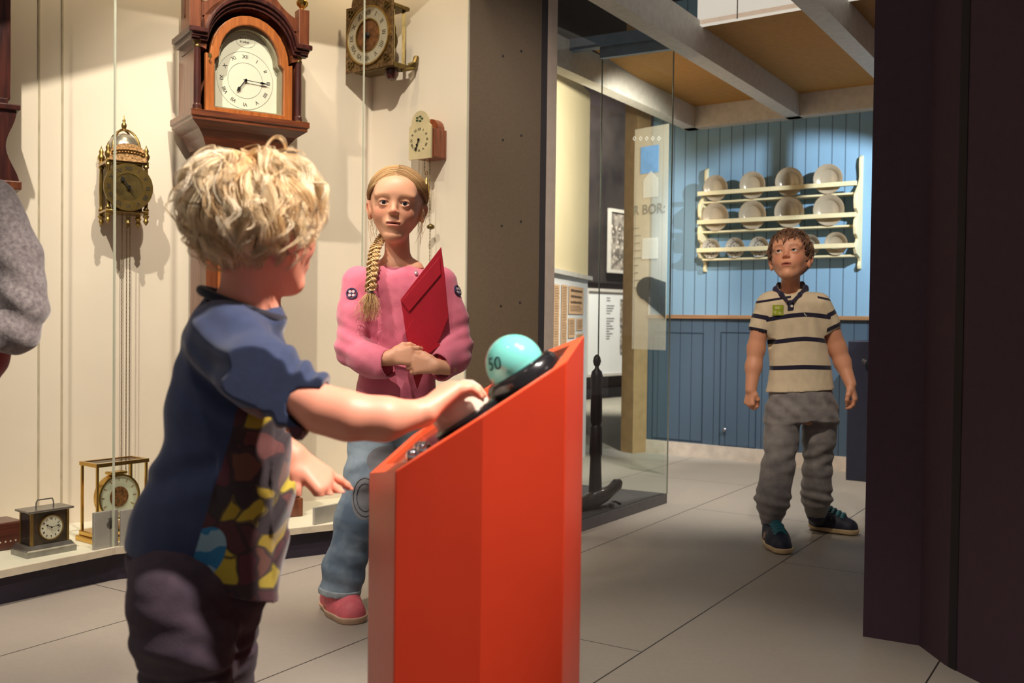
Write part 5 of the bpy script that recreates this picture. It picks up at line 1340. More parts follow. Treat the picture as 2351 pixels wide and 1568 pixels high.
# tunic
rows = [(606, 884, 944, .75), (616, 858, 968, .7), (632, 832, 1000, .60), (660, 820, 1020, .58), (720, 826, 1014, .58), (800, 832, 1006, .62), (860, 824, 1000, .66), (920, 815, 1004, .66), (975, 808, 1016, .66)]
def tunic_folds(X, Y, Z):
    return .0030 * np.sin((X * 70 + 1.5 * np.sin(Z * 14) + Y * 20)) * np.clip((1.0 - Z) / .3, 0, 1) + .0022 * vec_noise(X, Y, Z, 9, 3)
F = Field(P(770, 600, gY) - [.03, .26, .62], P(1085, 600, gY) + [.03, .16, .05], .0036)
loftrows(F, rows, gY + .02, ex=2.3)
R_sh, R_el, R_cf = P(822, 650, gY), P(806, 800, 2.95), P(884, 836, 2.88)
L_sh, L_el, L_cf = P(1012, 650, gY), P(1046, 795, 2.95), P(1016, 838, 2.88)
F.chain([R_sh, P(812, 720, 2.98), R_el, P(845, 826, 2.90), R_cf], [.050, .046, .045, .044, .046], .025)
F.chain([L_sh, P(1038, 730, 2.98), L_el, P(1038, 822, 2.91), L_cf], [.050, .042, .044, .043, .045], .025)
X0 = nrmz(R_cf - P(845, 826, 2.90)); F.disp(tunic_folds)
for (c, d) in ((R_el, 1), (L_el, -1)):
    F.disp(lambda X, Y, Z: .0038 * np.sin((Z - c[2]) * 150 + (X - c[0]) * 60 * d) * np.exp(-(((X - c[0]) ** 2 + (Y - c[1]) ** 2 + (Z - c[2]) ** 2) / .07 ** 2)))
# open cuffs
for cf, el, wr in ((R_cf, P(845, 826, 2.90), lw), (L_cf, P(1038, 822, 2.91), ls)):
    d = nrmz(wr - el); 
    F.cut(cf + d * .020, d, .075); F.cone(cf - d * .0, cf + d * .06, .036, .043, .003, 'sub')
# neck opening and keyhole
F.ell(P(913, 596, 3.0), (.044, .046, .030), .004, None, 'sub'); 
kh = PL(941, 634, P(941, 634, 2.93), (0, -1, 0)); F.cone(P(938, 626, 2.915), P(944, 648, 2.905), .005, .004, .003, 'sub')
X, Y, Z = None, None, None
F.half(P(900, 968, gY), (0, 0, -1))
M_tunic = mat('pink_linen', (222, 122, 144), .9, 0, .12, 16, .35, None, (206, 100, 126), bscale=520, sheen=.35)
tunic = fmesh('tunic', [F.mesh()], M_tunic, gO, parent=girl)
# magenta lining at the cuffs
F = Field(np.minimum(R_cf, L_cf) - [.09, .09, .09], np.maximum(R_cf, L_cf) + [.09, .09, .09], .003)
for cf, el, wr in ((R_cf, P(845, 826, 2.90), lw), (L_cf, P(1038, 822, 2.91), ls)):
    d = nrmz(wr - el); F.cone(cf - d * .04, cf - d * .022, .038, .040, 0)
lin_ = fmesh('cuff_lining', [F.mesh()], fabric('magenta_lining', (176, 36, 72), (140, 22, 54)), gO, parent=tunic)
# tie ends hanging from the cuff
mb = MB()
a, b, c, d_ = P(905, 838, 2.86), P(940, 846, 2.86), P(922, 896, 2.86), P(912, 880, 2.86)
mb.slab([(a[0], a[2]), (b[0], b[2]), (c[0], c[2]), (d_[0], d_[2])], 2.858, 2.862)
for i, v in enumerate(mb.v): mb.v[i] = tuple(np.array(v) - gO)
mb.build('cuff_point', M_tunic, tunic)
# sleeve flowers
for (x, y, Y) in ((808, 674, 2.945), (1050, 668, 2.955)):
    c = P(x, y, Y) - gO; mb = MB(); M = surf_frame(tunic, gO, x, y, .001)
    mb.ring(circ(0, 0, .017, 20), circ(0, 0, .0135, 20), -.003, .002, 0, M)
    for k in range(4): mb.slab(circ(.0075 * math.cos(k * 1.57 + .8), .0075 * math.sin(k * 1.57 + .8), .0045, 10), -.004, .002, 1, M)
    mb.slab(circ(0, 0, .003, 8), -.005, .002, 0, M)
    mb.build('embroidered_flower', [mat('navy_thread', (62, 58, 92), .8), mat('pale_thread', (206, 190, 200), .8)], tunic)
mb = MB(); mb.ball((0, 0, 0), (.006, .004, .009), 12, 0, surf_frame(tunic, gO, 955, 628, .003)); mb.build('brooch', mat('silver_red', (220, 190, 190), .2, .6), tunic, smooth=True)
# hair: close cap with centre parting
def girl_mask(p):
    x, y, z = p
    if z < -.065: return False
    hl = .060 - .9 * abs(x) ** 1.35 * 1.2 if abs(x) < .062 else -.01
    if y > .0 and z < .078 - 11 * x * x - .0: return False
    if y > -.012 and z < .0 : return False
    if y > -.03 and z < -.02: return False
    return True
F = Field(gh.c - .13, gh.c + .13, .0026)
F.ell(gh.P(0, -.016, .029), np.array([.0775, .0925, .0770]) * 1.050, .01, gh.R); F.ell(gh.P(0, -.055, -.015), np.array([.060, .05, .06]), .02, gh.R)
F.ell(gh.P(0, .096, -.026), np.array([.056, .080, .078]), .004, gh.R, 'sub')
for q in (-1, 1): F.ell(gh.P(q * .088, .010, -.030), np.array([.024, .030, .036]), .004, gh.R, 'sub')
F.half(gh.P(0, -.02, -.075), (0, 0, -1))
HC1, HC2, HC3 = (146, 108, 62), (200, 160, 104), (226, 192, 138)
hcol = lambda v: np.tile(lrgb((170, 132, 82)), (len(v), 1))
hair = fmesh('hair', [F.mesh()], hairmat('blond_hair_base', .6), gO, color=hcol, parent=girl)
# combed strands from the parting back over the ears
def combed(n, seed):
    r = np.random.RandomState(seed); K = 16; out = np.zeros((n, K, 3))
    c0 = np.array([0, -.016, .029]); er = np.array([.0775, .0925, .0770]) + .0025
    for i in range(n):
        sd = 1 if r.rand() > .5 else -1; y0 = -.085 + .153 * r.rand() ** .7; ex_ = 1.4 + 3.1 * min(1, max(0, (y0 + .02) / .08)); x0 = sd * .002
        # angle runs from the parting down the side and back
        for k in range(K):
            t = k / (K - 1); a = t ** .85 * (1.85 + .0) + .03 * math.sin(t * 6 + i); 
            y = y0 + (-.066 - .62 * y0) * t ** ex_
            yy = np.clip((y - c0[1]) / er[1], -.98, .98); rad = math.sqrt(1 - yy * yy)
            x = c0[0] + sd * er[0] * rad * math.sin(a) + x0; z = c0[2] + er[2] * rad * math.cos(a)
            lift = .002 + .004 * r.rand() * 0 + .0015 * ((i * 7919) % 11) / 11
            out[i, k] = (x * (1 + lift * 6), y, z * (1 + lift * 3))
        out[i] += r.normal(size=3) * .0012
    return out
S = combed(4600, 4); Wp = gh.c + S @ gh.R.T * gh.s
rr_ = np.full(Wp.shape[:2], .00065); uu = np.random.RandomState(5).rand(len(S))
strand_mesh('hair_strands', Wp, rr_, hairmat('blond_strands', .45), gO, hair, blend_cols(HC1, HC2, HC3, uu, uu[::-1]))
# braid over the shoulder
bp = [P(884, 536, 3.07), P(862, 568, 2.97), P(856, 600, 2.93), P(853, 640, 2.905), P(850, 668, 2.90)]
def along(pts, n):
    pts = np.array(pts); s_ = np.concatenate([[0], np.cumsum(np.linalg.norm(np.diff(pts, axis=0), axis=1))]); t = np.linspace(0, s_[-1], n)
    return np.stack([np.interp(t, s_, pts[:, i]) for i in range(3)], 1), t
C_, tt = along(bp, 60); per_ = []
r = np.random.RandomState(7)
for j in range(3):
    for m in range(46):
        ph = tt * 2 * math.pi / .052 + j * 2 * math.pi / 3; w = .0115 * (1 - .25 * tt / tt[-1]); o = r.normal(size=2) * .0042
        x = np.sin(ph) * w; y = np.sin(2 * ph) * w * .55
        per_.append(C_ + np.stack([x + o[0] * (1 + .2 * np.cos(ph)), -y + o[1], 0 * x + o[0] * .3], 1))
per_ = np.array(per_); u = r.rand(len(per_))
braid = strand_mesh('braid', per_, np.full(per_.shape[:2], .0013), hairmat('braid_hair', .45), gO, hair, blend_cols((176, 134, 80), (220, 182, 122), (238, 208, 156), u, u), sides=4)
tl = []
for m in range(150):
    a = bp[-1] + r.normal(size=3) * [.003, .003, .001]; L = .075 * (.7 + .5 * r.rand()); e = a + np.array([-.004 + .016 * r.normal(), .006 * r.normal(), -L]); k = np.linspace(0, 1, 10)[:, None]
    tl.append(a + (e - a) * k + np.array([r.normal() * .010, r.normal() * .006, 0]) * np.sin(k * 3.14) )
tl = np.array(tl); u = r.rand(len(tl)); strand_mesh('braid_tuft', tl, np.full(tl.shape[:2], .0009) * np.linspace(1, .35, 10)[None, :], hairmat('tuft_hair', .45), gO, braid, blend_cols((196, 150, 92), (228, 190, 130), (240, 214, 164), u, u))
mb = MB(); c = bp[-1] - gO; mb.lathe([(.0085, -.005), (.0095, 0), (.0085, .005)], 16, 0, T(*c)); mb.build('hair_tie', mat('grey_tie', (120, 116, 128), .7), braid)
# loose wisps beside the ears
ws = []
for m in range(60):
    sd = 1 if m % 2 else -1; a = gh.P(sd * .076, .0 + .01 * r.normal(), .0 + .02 * r.normal()); e = a + np.array([(.02 * r.rand() + .004) * (1 if sd * -1 < 0 else -1) * -1, .01 * r.normal(), -.06 - .05 * r.rand()]); k = np.linspace(0, 1, 10)[:, None]
    ws.append(a + (e - a) * k + r.normal(size=3) * .006 * np.sin(k * 3.1))
ws = np.array(ws); u = r.rand(len(ws)); strand_mesh('loose_wisps', ws, np.full(ws.shape[:2], .00035), hairmat('wisp_hair', .45), gO, hair, blend_cols(HC1, HC2, HC3, u, u))
# jeans
F = Field(P(720, 960, 2.8) - [.02, .0, .68], P(1010, 960, 3.12) + [.03, .12, .05], .0042)
hipL, hipR = P(868, 960, gY), P(955, 960, gY + .02)
F.cone(hipL + [0, 0, .02], hipR + [0, 0, .02], .085, .085, .04)
F.chain([hipL, P(845, 1100, 2.93), P(822, 1190, 2.90), P(792, 1300, 2.88), P(780, 1360, 2.86)], [.085, .066, .060, .056, .060], .03)
F.chain([hipR, P(960, 1110, 3.02), P(962, 1230, 3.04), P(965, 1330, 3.06), P(966, 1350, 3.06)], [.085, .066, .058, .052, .056], .03)
def jean_folds(X, Y, Z):
    return .004 * vec_noise(X, Y, Z * 2.2, 5, 11) + .0035 * np.sin(Z * 95 + X * 40) * np.exp(-((Z - .10) / .07) ** 2) + .003 * np.sin(Z * 80 - X * 60) * np.exp(-((Z - .42) / .06) ** 2)
F.disp(jean_folds); F.half(P(800, 1362, 2.86), (-.10, 0, -1))
def denim_mat():
    m = bpy.data.materials.new('faded_denim'); m.use_nodes = True; t = NT(m); co = t.obj()
    n1 = t.noise(co, 5, 4, .6); n2 = t.noise(co, 380, 2)
    mr = t.n('ShaderNodeMapRange'); mr.inputs[1].default_value = .38; mr.inputs[2].default_value = .62; t.l(n1, mr.inputs[0])
    c = t.mix(mr.outputs[0], rgb((92, 112, 132)), rgb((160, 178, 190))); c = t.mix(t.math('MULTIPLY', n2, .4), c, rgb((74, 90, 108)))
    c = t.mix(t.math('GREATER_THAN', t.n('ShaderNodeAttribute', attribute_name='patch').outputs['Fac'], 0.0), c, rgb((122, 124, 128)))
    t.color(c); t.b.inputs['Roughness'].default_value = .9; t.bump(n2, .3, .001); return m
def patch_mask(v):
    r = np.full(len(v), -1.0)
    for (x, y, a, b) in ((840, 1142, .040, .060), (880, 1060, .050, .040)):
        c = P(x, y, 2.86); r = np.maximum(r, np.where(v[:, 1] < 2.96, 1 - ((v[:, 0] - c[0]) / a) ** 2 - ((v[:, 2] - c[2]) / b) ** 2, -1))
    return r
jeans = fmesh('jeans', [F.mesh()], denim_mat(), gO, parent=girl, attrs={'patch': patch_mask})
mb = MB()
for rx_, rz_ in ((19, 32), (27, 44)):
    pts = []
    for i in range(18):
        a = .35 * i; l, n = surf(jeans, gO, 838 + rx_ * math.sin(a), 1142 + rz_ * math.cos(a))
        if l is not None: pts.append(tuple(l + n * .0008))
    mb.tube(pts, .0011, 5, 0, None, True)
mb.build('stitching', mat('dark_stitch', (70, 74, 86), .8), jeans)
# turned hem
F = Field(P(770, 1375, 2.86) - .1, P(790, 1360, 2.86) + .1, .003)
M_hem = mat('hem_denim', (170, 184, 192), .9, 0, .2, 60)
F.cone(P(781, 1348, 2.86), P(780, 1356, 2.86), .0615, .0615, .0); F.half(P(780, 1362, 2.86), (-.10, 0, -1)); F.half(P(780, 1348, 2.86), (.10, 0, 1))
fmesh('jeans_hem', [F.mesh()], M_hem, gO, parent=jeans)
# shoes
M_pinks = mat('pink_suede', (232, 112, 124), .6, 0, .12, 40, .1); M_sole = mat('tan_sole', (206, 174, 146), .7, 0, .1, 20); M_lace = mat('cream_lace', (238, 214, 180), .7)
def build_shoe(name, heel, d, L, wd, ht, ankle, mats, lace, par, org, strap=False):
    F = Field(np.array(heel) - [L * 1.1, L * 1.1, .02], np.array(heel) + [L * 1.1, L * 1.1, .14], .0028)
    shoe(F, heel, d, L, wd, ht, ankle); F.half(np.array(heel) + [0, 0, ht * .98 + .0], (0, 0, 1)); F.half(np.array(heel) + [0, 0, .010], (0, 0, -1))
    o = fmesh(name, [F.mesh()], mats[0], org, parent=par)
    F = Field(np.array(heel) - [L * 1.1, L * 1.1, .004], np.array(heel) + [L * 1.1, L * 1.1, .06], .0025)
    shoe(F, heel, d, L, wd * 1.06, ht, ankle); F.half(np.array(heel) + [0, 0, .016], (0, 0, 1)); F.half(np.array(heel), (0, 0, -1)); F.disp(lambda X, Y, Z: -.003 + 0 * X)
    F.half(np.array(heel) + [0, 0, .0], (0, 0, -1))
    fmesh('sole', [F.mesh()], mats[1], org, parent=o)
    dn = nrmz([d[0], d[1], 0]); sn = np.array([-dn[1], dn[0], 0]); mb = MB()
    for i in range(4):
        a = .40 + .10 * i; z = ht * (1.02 - .085 * i) + (.006 if strap else 0); c = np.array(heel) + dn * a * L + [0, 0, z] - org; w = wd * .24
        p = [c - sn * w + [0, 0, -.010], c - sn * w * .5 + [0, 0, .003], c + [0, 0, .006], c + sn * w * .5 + [0, 0, .003], c + sn * w + [0, 0, -.010]]
        mb.tube(p, .0040 if not strap else .0085, 6)
    c = np.array(heel) + dn * .40 * L + [0, 0, ht * 1.0 + .002] - org
    if not strap:
        for q in (-1, 1): mb.tube([c, c + sn * q * .012 + [0, 0, .008], c + sn * q * .022 + [0, 0, .002], c + sn * q * .012 - dn * -.010, c], .0026, 6)
    mb.build('strap' if strap else 'laces', lace, o, smooth=True)
    return o
h1 = HZ(762, 1390, 0); d1 = HZ(808, 1428, 0) - h1
build_shoe('shoe', h1 + [.0, .0, 0], d1, .205, .098, .078, P(784, 1352, 2.86), [M_pinks, M_sole], M_lace, girl, gO)
h2 = np.array([P(966, 1350, 3.06)[0], 3.10, 0]); build_shoe('shoe', h2, (.15, -1), .175, .082, .062, P(966, 1350, 3.06), [M_pinks, M_sole], M_lace, girl, gO)
# red folder
fo = [(1013, 567), (1022, 640), (1030, 728), (1008, 782), (985, 812), (972, 856), (958, 894), (950, 868), (941, 800), (933, 775), (926, 724), (920, 688)]
fr = root('red_folder', T(*P(958, 894, 2.90)), 'dark red card folder with flap pocket held by the child in pink', 'folder')
fo0 = P(958, 894, 2.90)
def fpoly(pts, Y): 
    r_ = []
    for x, y in pts: q = P(x, y, Y) - fo0; r_.append((q[0], q[2]))
    return r_
mb = MB(); mb.slab(fpoly(fo, 2.90), -.004, .004); M_red = mat('red_card', (186, 20, 44), .45, 0, .12, 9, .1, bscale=160); mb.build('cover', M_red, fr, bevel=.001)
mb = MB(); mb.slab(fpoly([(1010, 590), (1013, 630), (940, 716), (922, 692)], 2.90), -.008, -.0045); mb.build('front_flap', M_red, fr, bevel=.001)
mb = MB(); mb.slab(fpoly([(950, 730), (1012, 792), (985, 812), (972, 846), (941, 800), (933, 762)], 2.90), -.009, -.0045); mb.build('pocket', M_red, fr, bevel=.001)

# ================================================================= BOY IN THE STRIPED POLO SHIRT
bY = 3.87
bO = np.array([(HZ(1770, 1258)[0] + HZ(1888, 1232)[0]) / 2, 3.88, 0.0])
boy = root('person', T(*bO), 'person in a cream polo shirt with navy stripes and grey trousers looking up', 'person')
bh = Head(P(1814, 592, bY - .01), head_R((-.50, -1), 20, -4), .97, tone=(224, 162, 128), lip=(170, 88, 78), brow=(140, 92, 60), cheek=(206, 112, 88), iris=(40, 40, 44), gaze=(-.15, 1, .22), open_=.0022)
F = Field(bh.c - [.13, .14, .19], bh.c + [.13, .14, .14], .0022)
bh.carve(F); bn = P(1814, 682, bY + .02); bh.neck(F, bn, .034, .040); F.cone(P(1790, 690, bY + .02), P(1838, 690, bY + .02), .03, .03, .03)
pp_ = [F.mesh()]
def arm(pts, rs, h=.0026, pad=.05):
    pts = [np.array(p) for p in pts]; F = Field(np.min(pts, 0) - pad, np.max(pts, 0) + pad, h); F.chain(pts, rs, .02); return F
Ra = [P(1746, 742, 3.86), P(1736, 800, 3.87), P(1730, 842, 3.86), P(1724, 895, 3.84)]
F = arm(Ra, [.034, .032, .029, .0215], pad=.10)
hand(F, Ra[-1], (-.12, -.10, -1), (-.8, -.6, 0), 1, .62, (.9, .95, 1.0, 1.0), .03, ((.030, .028, -.010), (.055, .040, -.026), (.078, .030, -.042), (.092, .014, -.050)), k=.005)
pp_.append(F.mesh())
La = [P(1902, 740, 3.88), P(1922, 800, 3.89), P(1934, 832, 3.88), P(1953, 882, 3.84)]
F = arm(La, [.036, .034, .030, .0215], pad=.10)
hand(F, La[-1], (.25, -.10, -1), (.9, -.45, .2), -1, .66, (.42, .5, .55, .62), .05, ((.030, .030, -.008), (.056, .048, -.022), (.082, .052, -.034), (.102, .044, -.042)), k=.005)
pp_.append(F.mesh())
pp_.append(core(bn, [P(1805, 940, bY), P(1872, 940, bY)], [P(1768, 700, bY), P(1874, 700, bY)], [[Ra[0], Ra[1]], [La[0], La[1]]], [P(1772, 1190, 3.84), P(1873, 1180, 4.0)]))
body = fmesh('body', pp_, M_skin, bO, color=bh.color, parent=boy); bh.eyes(boy, bO)
# polo shirt
rows = [(664, 1788, 1842, .8), (676, 1764, 1868, .62), (692, 1748, 1890, .58), (720, 1748, 1894, .58), (760, 1758, 1896, .60), (800, 1764, 1900, .62), (850, 1768, 1906, .62), (880, 1765, 1911, .62), (905, 1758, 1917, .62)]
F = Field(P(1700, 650, bY) - [.0, .16, .46], P(1950, 650, bY) + [.0, .16, .02], .0036)
loftrows(F, rows, bY + .01, ex=2.3, k=.03)
F.chain([P(1766, 698, bY), P(1744, 752, 3.865)], [.046, .043], .03); F.chain([P(1880, 698, bY), P(1902, 742, 3.88)], [.046, .044], .03)
dR = nrmz(P(1736, 800, 3.87) - P(1760, 690, bY)); dL = nrmz(P(1922, 800, 3.89) - P(1880, 690, bY))
cR, cL = P(1741, 764, 3.865), P(1908, 752, 3.885)
F.disp(lambda X, Y, Z: .0024 * vec_noise(X, Y, Z * .6, 10, 21) + .0022 * np.sin(X * 120 + Z * 60 + 2 * np.sin(Z * 20)) * np.exp(-((Z - .86) / .06) ** 2))
for c, d in ((cR, dR), (cL, dL)): F.cut(c + d * .012, d, .07); F.cone(c + d * -.004, c + d * .05, .036, .038, .003, 'sub')
F.ell(P(1812, 660, 3.84), (.040, .048, .026), .003, None, 'sub')
F.half(P(1838, 897, bY), (.06, 0, -1))
shc = np.array([P(1838, 700, bY)[0], bY])
def polo_attr(v):
    X, Y, Z = v.T; ypx = 743 - (Z - .85) / (3.80) * FPX       # height expressed down the shirt
    z_at = lambda y, Yp=3.80: P(1838, y, Yp)[2]
    s = np.full(len(v), -1.0)
    tors = (X > P(1752, 700, bY)[0]) & (X < P(1900, 700, bY)[0])
    front = np.abs(X - shc[0])
    for y in (722, 778, 843):
        zc_ = z_at(y) - .35 * front ** 1.5 * (1 if y < 800 else .4) + (.02 * (X - shc[0]))
        s = np.maximum(s, np.where(tors | (y > 740), .0085 - np.abs(Z - zc_), -1))
    for c, d in ((cR, dR), (cL, dL)):
        side = ((X < P(1758, 700, bY)[0]) if c is cR else (X > P(1892, 700, bY)[0]))
        al = (v - c) @ d; s = np.maximum(s, np.where(side & (Z > .80), np.maximum(.008 - np.abs(al + .008), .0085 - np.abs(al + .060)), -1))
    sh = z_at(681); s = np.maximum(s, np.where((Y < bY + .03) & (front > .05), .0045 - np.abs(Z - (sh - .18 * (front - .05))), -1))
    return s
def polo_mat():
    m = bpy.data.materials.new('striped_jersey'); m.use_nodes = True; t = NT(m); a = t.n('ShaderNodeAttribute', attribute_name='stripe')
    g = t.math('GREATER_THAN', a.outputs['Fac'], 0.0); n = t.noise(t.obj(), 40, 3)
    base = t.mix(n, rgb((232, 216, 184)), rgb((208, 192, 162))); t.color(t.mix(g, base, rgb((30, 26, 50)))); t.b.inputs['Roughness'].default_value = .9
    t.b.inputs['Sheen Weight'].default_value = .2; t.bump(t.noise(t.obj(), 420, 2), .25, .001); return m
shirt = fmesh('polo_shirt', [F.mesh()], polo_mat(), bO, parent=boy, attrs={'stripe': polo_attr})
M_navy = fabric('navy_knit', (40, 36, 66), (28, 24, 50))
F = Field(P(1760, 640, 3.75) - [0, .05, .12], P(1870, 640, 3.98) + [0, .05, .05], .0028)
cpt = [P(1794, 676, 3.825), P(1780, 666, 3.86), P(1788, 658, 3.91), P(1816, 654, 3.935), P(1842, 656, 3.91), P(1850, 664, 3.86), P(1836, 678, 3.825), P(1820, 692, 3.80)]
F.chain(cpt, [.007, .009, .010, .010, .010, .010, .007, .005], .008, flat=((0, 0, 1), 1.5)); F.chain([P(1794, 676, 3.825), P(1808, 692, 3.80)], [.009, .005], .01)
l0, n0 = surf(shirt, bO, 1815, 696); l1, n1 = surf(shirt, bO, 1817, 736)
F.cone(l0 + bO, l1 + bO, .0135, .0135, .004, flat=((0, 1, 0), .30))
fmesh('collar', [F.mesh()], M_navy, bO, parent=shirt)
mb = MB(); mb.lathe([(.005, 0), (.005, .002), (0, .002)], 14, 0, surf_frame(shirt, bO, 1817, 703, .005) @ RX(90)); mb.build('button', M_enamel, shirt)
M = surf_frame(shirt, bO, 1786, 712, .001) @ T(-.020, 0, -.020)
w_ = .040; mb = MB(); mb.box(0, w_, -.002, .001, 0, .040, 0, M); mb.box(.008, .026, -.003, .001, .024, .034, 1, M); mb.box(.006, .014, -.003, .001, .006, .018, 1, M); mb.box(.022, .033, -.003, .001, .004, .014, 1, M)
mb.build('sticker', [mat('lime_sticker', (170, 186, 44), .5, 0, .2, 60), mat('pale_sticker', (208, 214, 130), .5)], shirt)
M = surf_frame(shirt, bO, 1849, 722, .001); mb = MB(); mb.tube([(-.005, 0, .006), (0, 0, -.002), (.005, 0, -.006)], .0018, 6, 0, M); mb.build('emblem', M_enamel, shirt)
# trousers
F = Field(P(1730, 890, bY) - [.03, .18, .60], P(1940, 890, bY) + [.02, .18, .04], .0042)
hp = sil([(893, 1768, 1910, .62), (930, 1764, 1914, .64), (965, 1760, 1917, .62)], bY + .01); F.loft(*hp, k=.03, ex=2.3)
F.chain([P(1797, 950, bY), P(1795, 1000, bY), P(1787, 1075, 3.84), P(1778, 1125, 3.82), P(1773, 1148, 3.82), P(1772, 1172, 3.83), P(1771, 1200, 3.84)], [.066, .062, .058, .055, .058, .042, .038], .03)
F.chain([P(1880, 950, bY + .02), P(1881, 1000, 3.91), P(1877, 1075, 3.94), P(1875, 1120, 3.96), P(1874, 1143, 3.98), P(1875, 1162, 4.0), P(1872, 1190, 4.0)], [.064, .060, .052, .052, .054, .038, .036], .03)
def trf(X, Y, Z): return .0042 * vec_noise(X, Y * .5, Z * 1.6, 6, 31) + .005 * np.sin(Z * 150 + X * 30) * np.exp(-((Z - .165) / .035) ** 2) + .0035 * np.sin(Z * 110 - X * 50) * np.exp(-((Z - .33) / .05) ** 2) + .004 * np.sin((X + Z) * 90) * np.exp(-((Z - .52) / .05) ** 2)
F.disp(trf); F.half((0, 0, .075), (0, 0, -1))
M_gcord = mat('grey_cotton', (150, 146, 142), .9, 0, .14, 24, .3, None, (118, 114, 116), bscale=300, sheen=.2)
tr = fmesh('trousers', [F.mesh()], M_gcord, bO, parent=boy)
M_navysh = mat('navy_mesh_shoe', (30, 36, 58), .6, 0, .2, 60); M_teal = mat('teal_strap', (36, 112, 124), .6); M_ysole = mat('cream_sole', (222, 196, 150), .6); M_yel = mat('yellow_toe', (206, 200, 40), .5)
h1 = np.array([P(1771, 1215, 3.84)[0], 3.845, .004]); s1 = build_shoe('shoe', h1, (-.0, -1), .185, .088, .082, P(1772, 1190, 3.84), [M_navysh, M_ysole], M_teal, boy, bO, True)
h2 = np.array([HZ(1862, 1212)[0], HZ(1862, 1212)[1] - .02, .004]); s2 = build_shoe('shoe', h2, (.75, -.62), .185, .088, .082, P(1873, 1180, 4.0), [M_navysh, M_ysole], M_teal, boy, bO, True)
mb = MB(); q = h1 + np.array([.006, -.165, .022]) - bO; mb.ball((0, 0, 0), (.026, .018, .014), 16, 0, T(*q)); mb.build('toe_cap', M_yel, s1, smooth=True)
for s_, h_, d_ in ((s1, h1, (0, -1)), (s2, h2, (.75, -.62))):
    dn = nrmz([*d_, 0]); sn = np.array([dn[1], -dn[0], 0]); c = h_ + dn * .070 + sn * .041 + [0, 0, .042] - bO
    mb = MB(); mb.tube([c - dn * .02 + [0, 0, -.012], c + [0, 0, .012], c + dn * .008 + [0, 0, -.006], c + dn * .026 + [0, 0, .016] - sn * .004], .0035, 6); mb.build('side_mark', mat('pale_mark', (226, 180, 160), .6), s_)
# hair
HB = ((96, 62, 44), (134, 92, 64), (168, 124, 88))
def mboy(p):
    x, y, z = p
    if y > .02: return z > .064 - .1 * abs(x)
    if y > -.012: return z > .016
    return z > -.045 + 0 * x
F = Field(bh.c - .13, bh.c + .13, .0028); F.ell(bh.P(0, -.014, .030), np.array([.0765, .0915, .081]), .01, bh.R); F.ell(bh.P(0, -.05, -.01), np.array([.058, .045, .05]), .02, bh.R)
F.ell(bh.P(0, .092, -.012), np.array([.075, .085, .080]), .004, bh.R, 'sub')
for q in (-1, 1): F.ell(bh.P(q * .092, .012, -.022), np.array([.03, .028, .036]), .004, bh.R, 'sub')
hb = fmesh('hair', [F.mesh()], hairmat('brown_hair_base', .6), bO, color=lambda v: np.tile(lrgb((104, 70, 50)), (len(v), 1)), parent=boy)
Wp, Rp, u, v_ = hair_locks(bh, 560, .055, K=10, per=10, crown=(.015, -.06, .085), grav=.35, wave=.0018, wl=.05, lift=.010, rlock=.0045, mask=mboy, rs=.0007, seed=8, ell=((0, -.014, .030), (.0765, .0915, .081)))
strand_mesh('hair_strands', Wp, Rp, hairmat('brown_strands', .5), bO, hb, blend_cols(*HB, u, v_))

# ================================================================= BLOND BOY AT THE PEDESTAL
cY = 1.55
fO = np.array([P(450, 1500, cY)[0] + .01, 1.58, 0.0])
fb_ = root('person', T(*fO), 'person with curly blond hair in a dark blue print shirt pressing a button', 'person')
fh = Head(P(602, 516, 1.55), head_R((.60, .80), 2, 0), .98, tone=(236, 160, 134), lip=(196, 96, 88), brow=(196, 160, 120), cheek=(236, 120, 104), wide=1.0)
F = Field(fh.c - [.13, .13, .20], fh.c + [.13, .13, .13], .0020)
fh.carve(F); nk = P(566, 700, 1.56); F.cone(fh.P(0, -.03, -.05), nk, .036, .043, .02); F.cone(P(520, 726, 1.57), P(580, 724, 1.57), .034, .034, .03)
qq = [F.mesh()]
# right arm reaching to the button
S0, E0, W0_ = P(525, 800, 1.50), P(792, 950, 1.40), P(968, 950, 1.465)
F = Field(P(640, 820, 1.40) - [.02, .10, .16], P(1140, 820, 1.5) + [.02, .20, .03], .0020)
F.chain([P(690, 914, 1.43), P(740, 940, 1.425), P(800, 956, 1.42), P(880, 962, 1.43), W0_], [.029, .0305, .0310, .0280, .0210], .022)
hd = nrmz(P(1080, 868, 1.54) - W0_)
hand(F, W0_ + hd * .004, hd, (-.42, -.10, .9), 1, .76, (.18, .26, .32, .38), .07, ((.028, .030, -.006), (.056, .052, -.016), (.084, .062, -.026), (.106, .060, -.034)), k=.008)
qq.append(F.mesh())
# left hand behind the shirt
LW = P(672, 1046, 1.66); LE = P(585, 985, 1.66)
F = Field(P(560, 950, 1.60) - [.02, .03, .14], P(830, 950, 1.72) + [.02, .08, .03], .0020)
F.chain([P(560, 930, 1.62), LE, LW], [.036, .032, .022], .02)
hand(F, LW, (.74, .05, -.66), (.50, -.50, .65), -1, .78, (.42, .30, .16, .08), .26, ((.026, .028, -.008), (.050, .046, -.022), (.074, .052, -.040), (.098, .050, -.058)), k=.006, flen=1.22)
qq.append(F.mesh())
qq.append(core(nk, [P(430, 1330, 1.52), P(500, 1330, 1.60)], [P(520, 775, 1.54), P(580, 760, 1.60)], [[P(610, 860, 1.46), P(740, 940, 1.425)], [P(560, 930, 1.62), LE]], [P(420, 1990, 1.55), P(492, 1890, 1.70)]))
def fcol(V):
    C = fh.color(V); return C
body = fmesh('body', qq, M_skin, fO, color=fcol, parent=fb_); fh.eyes(fb_, fO)
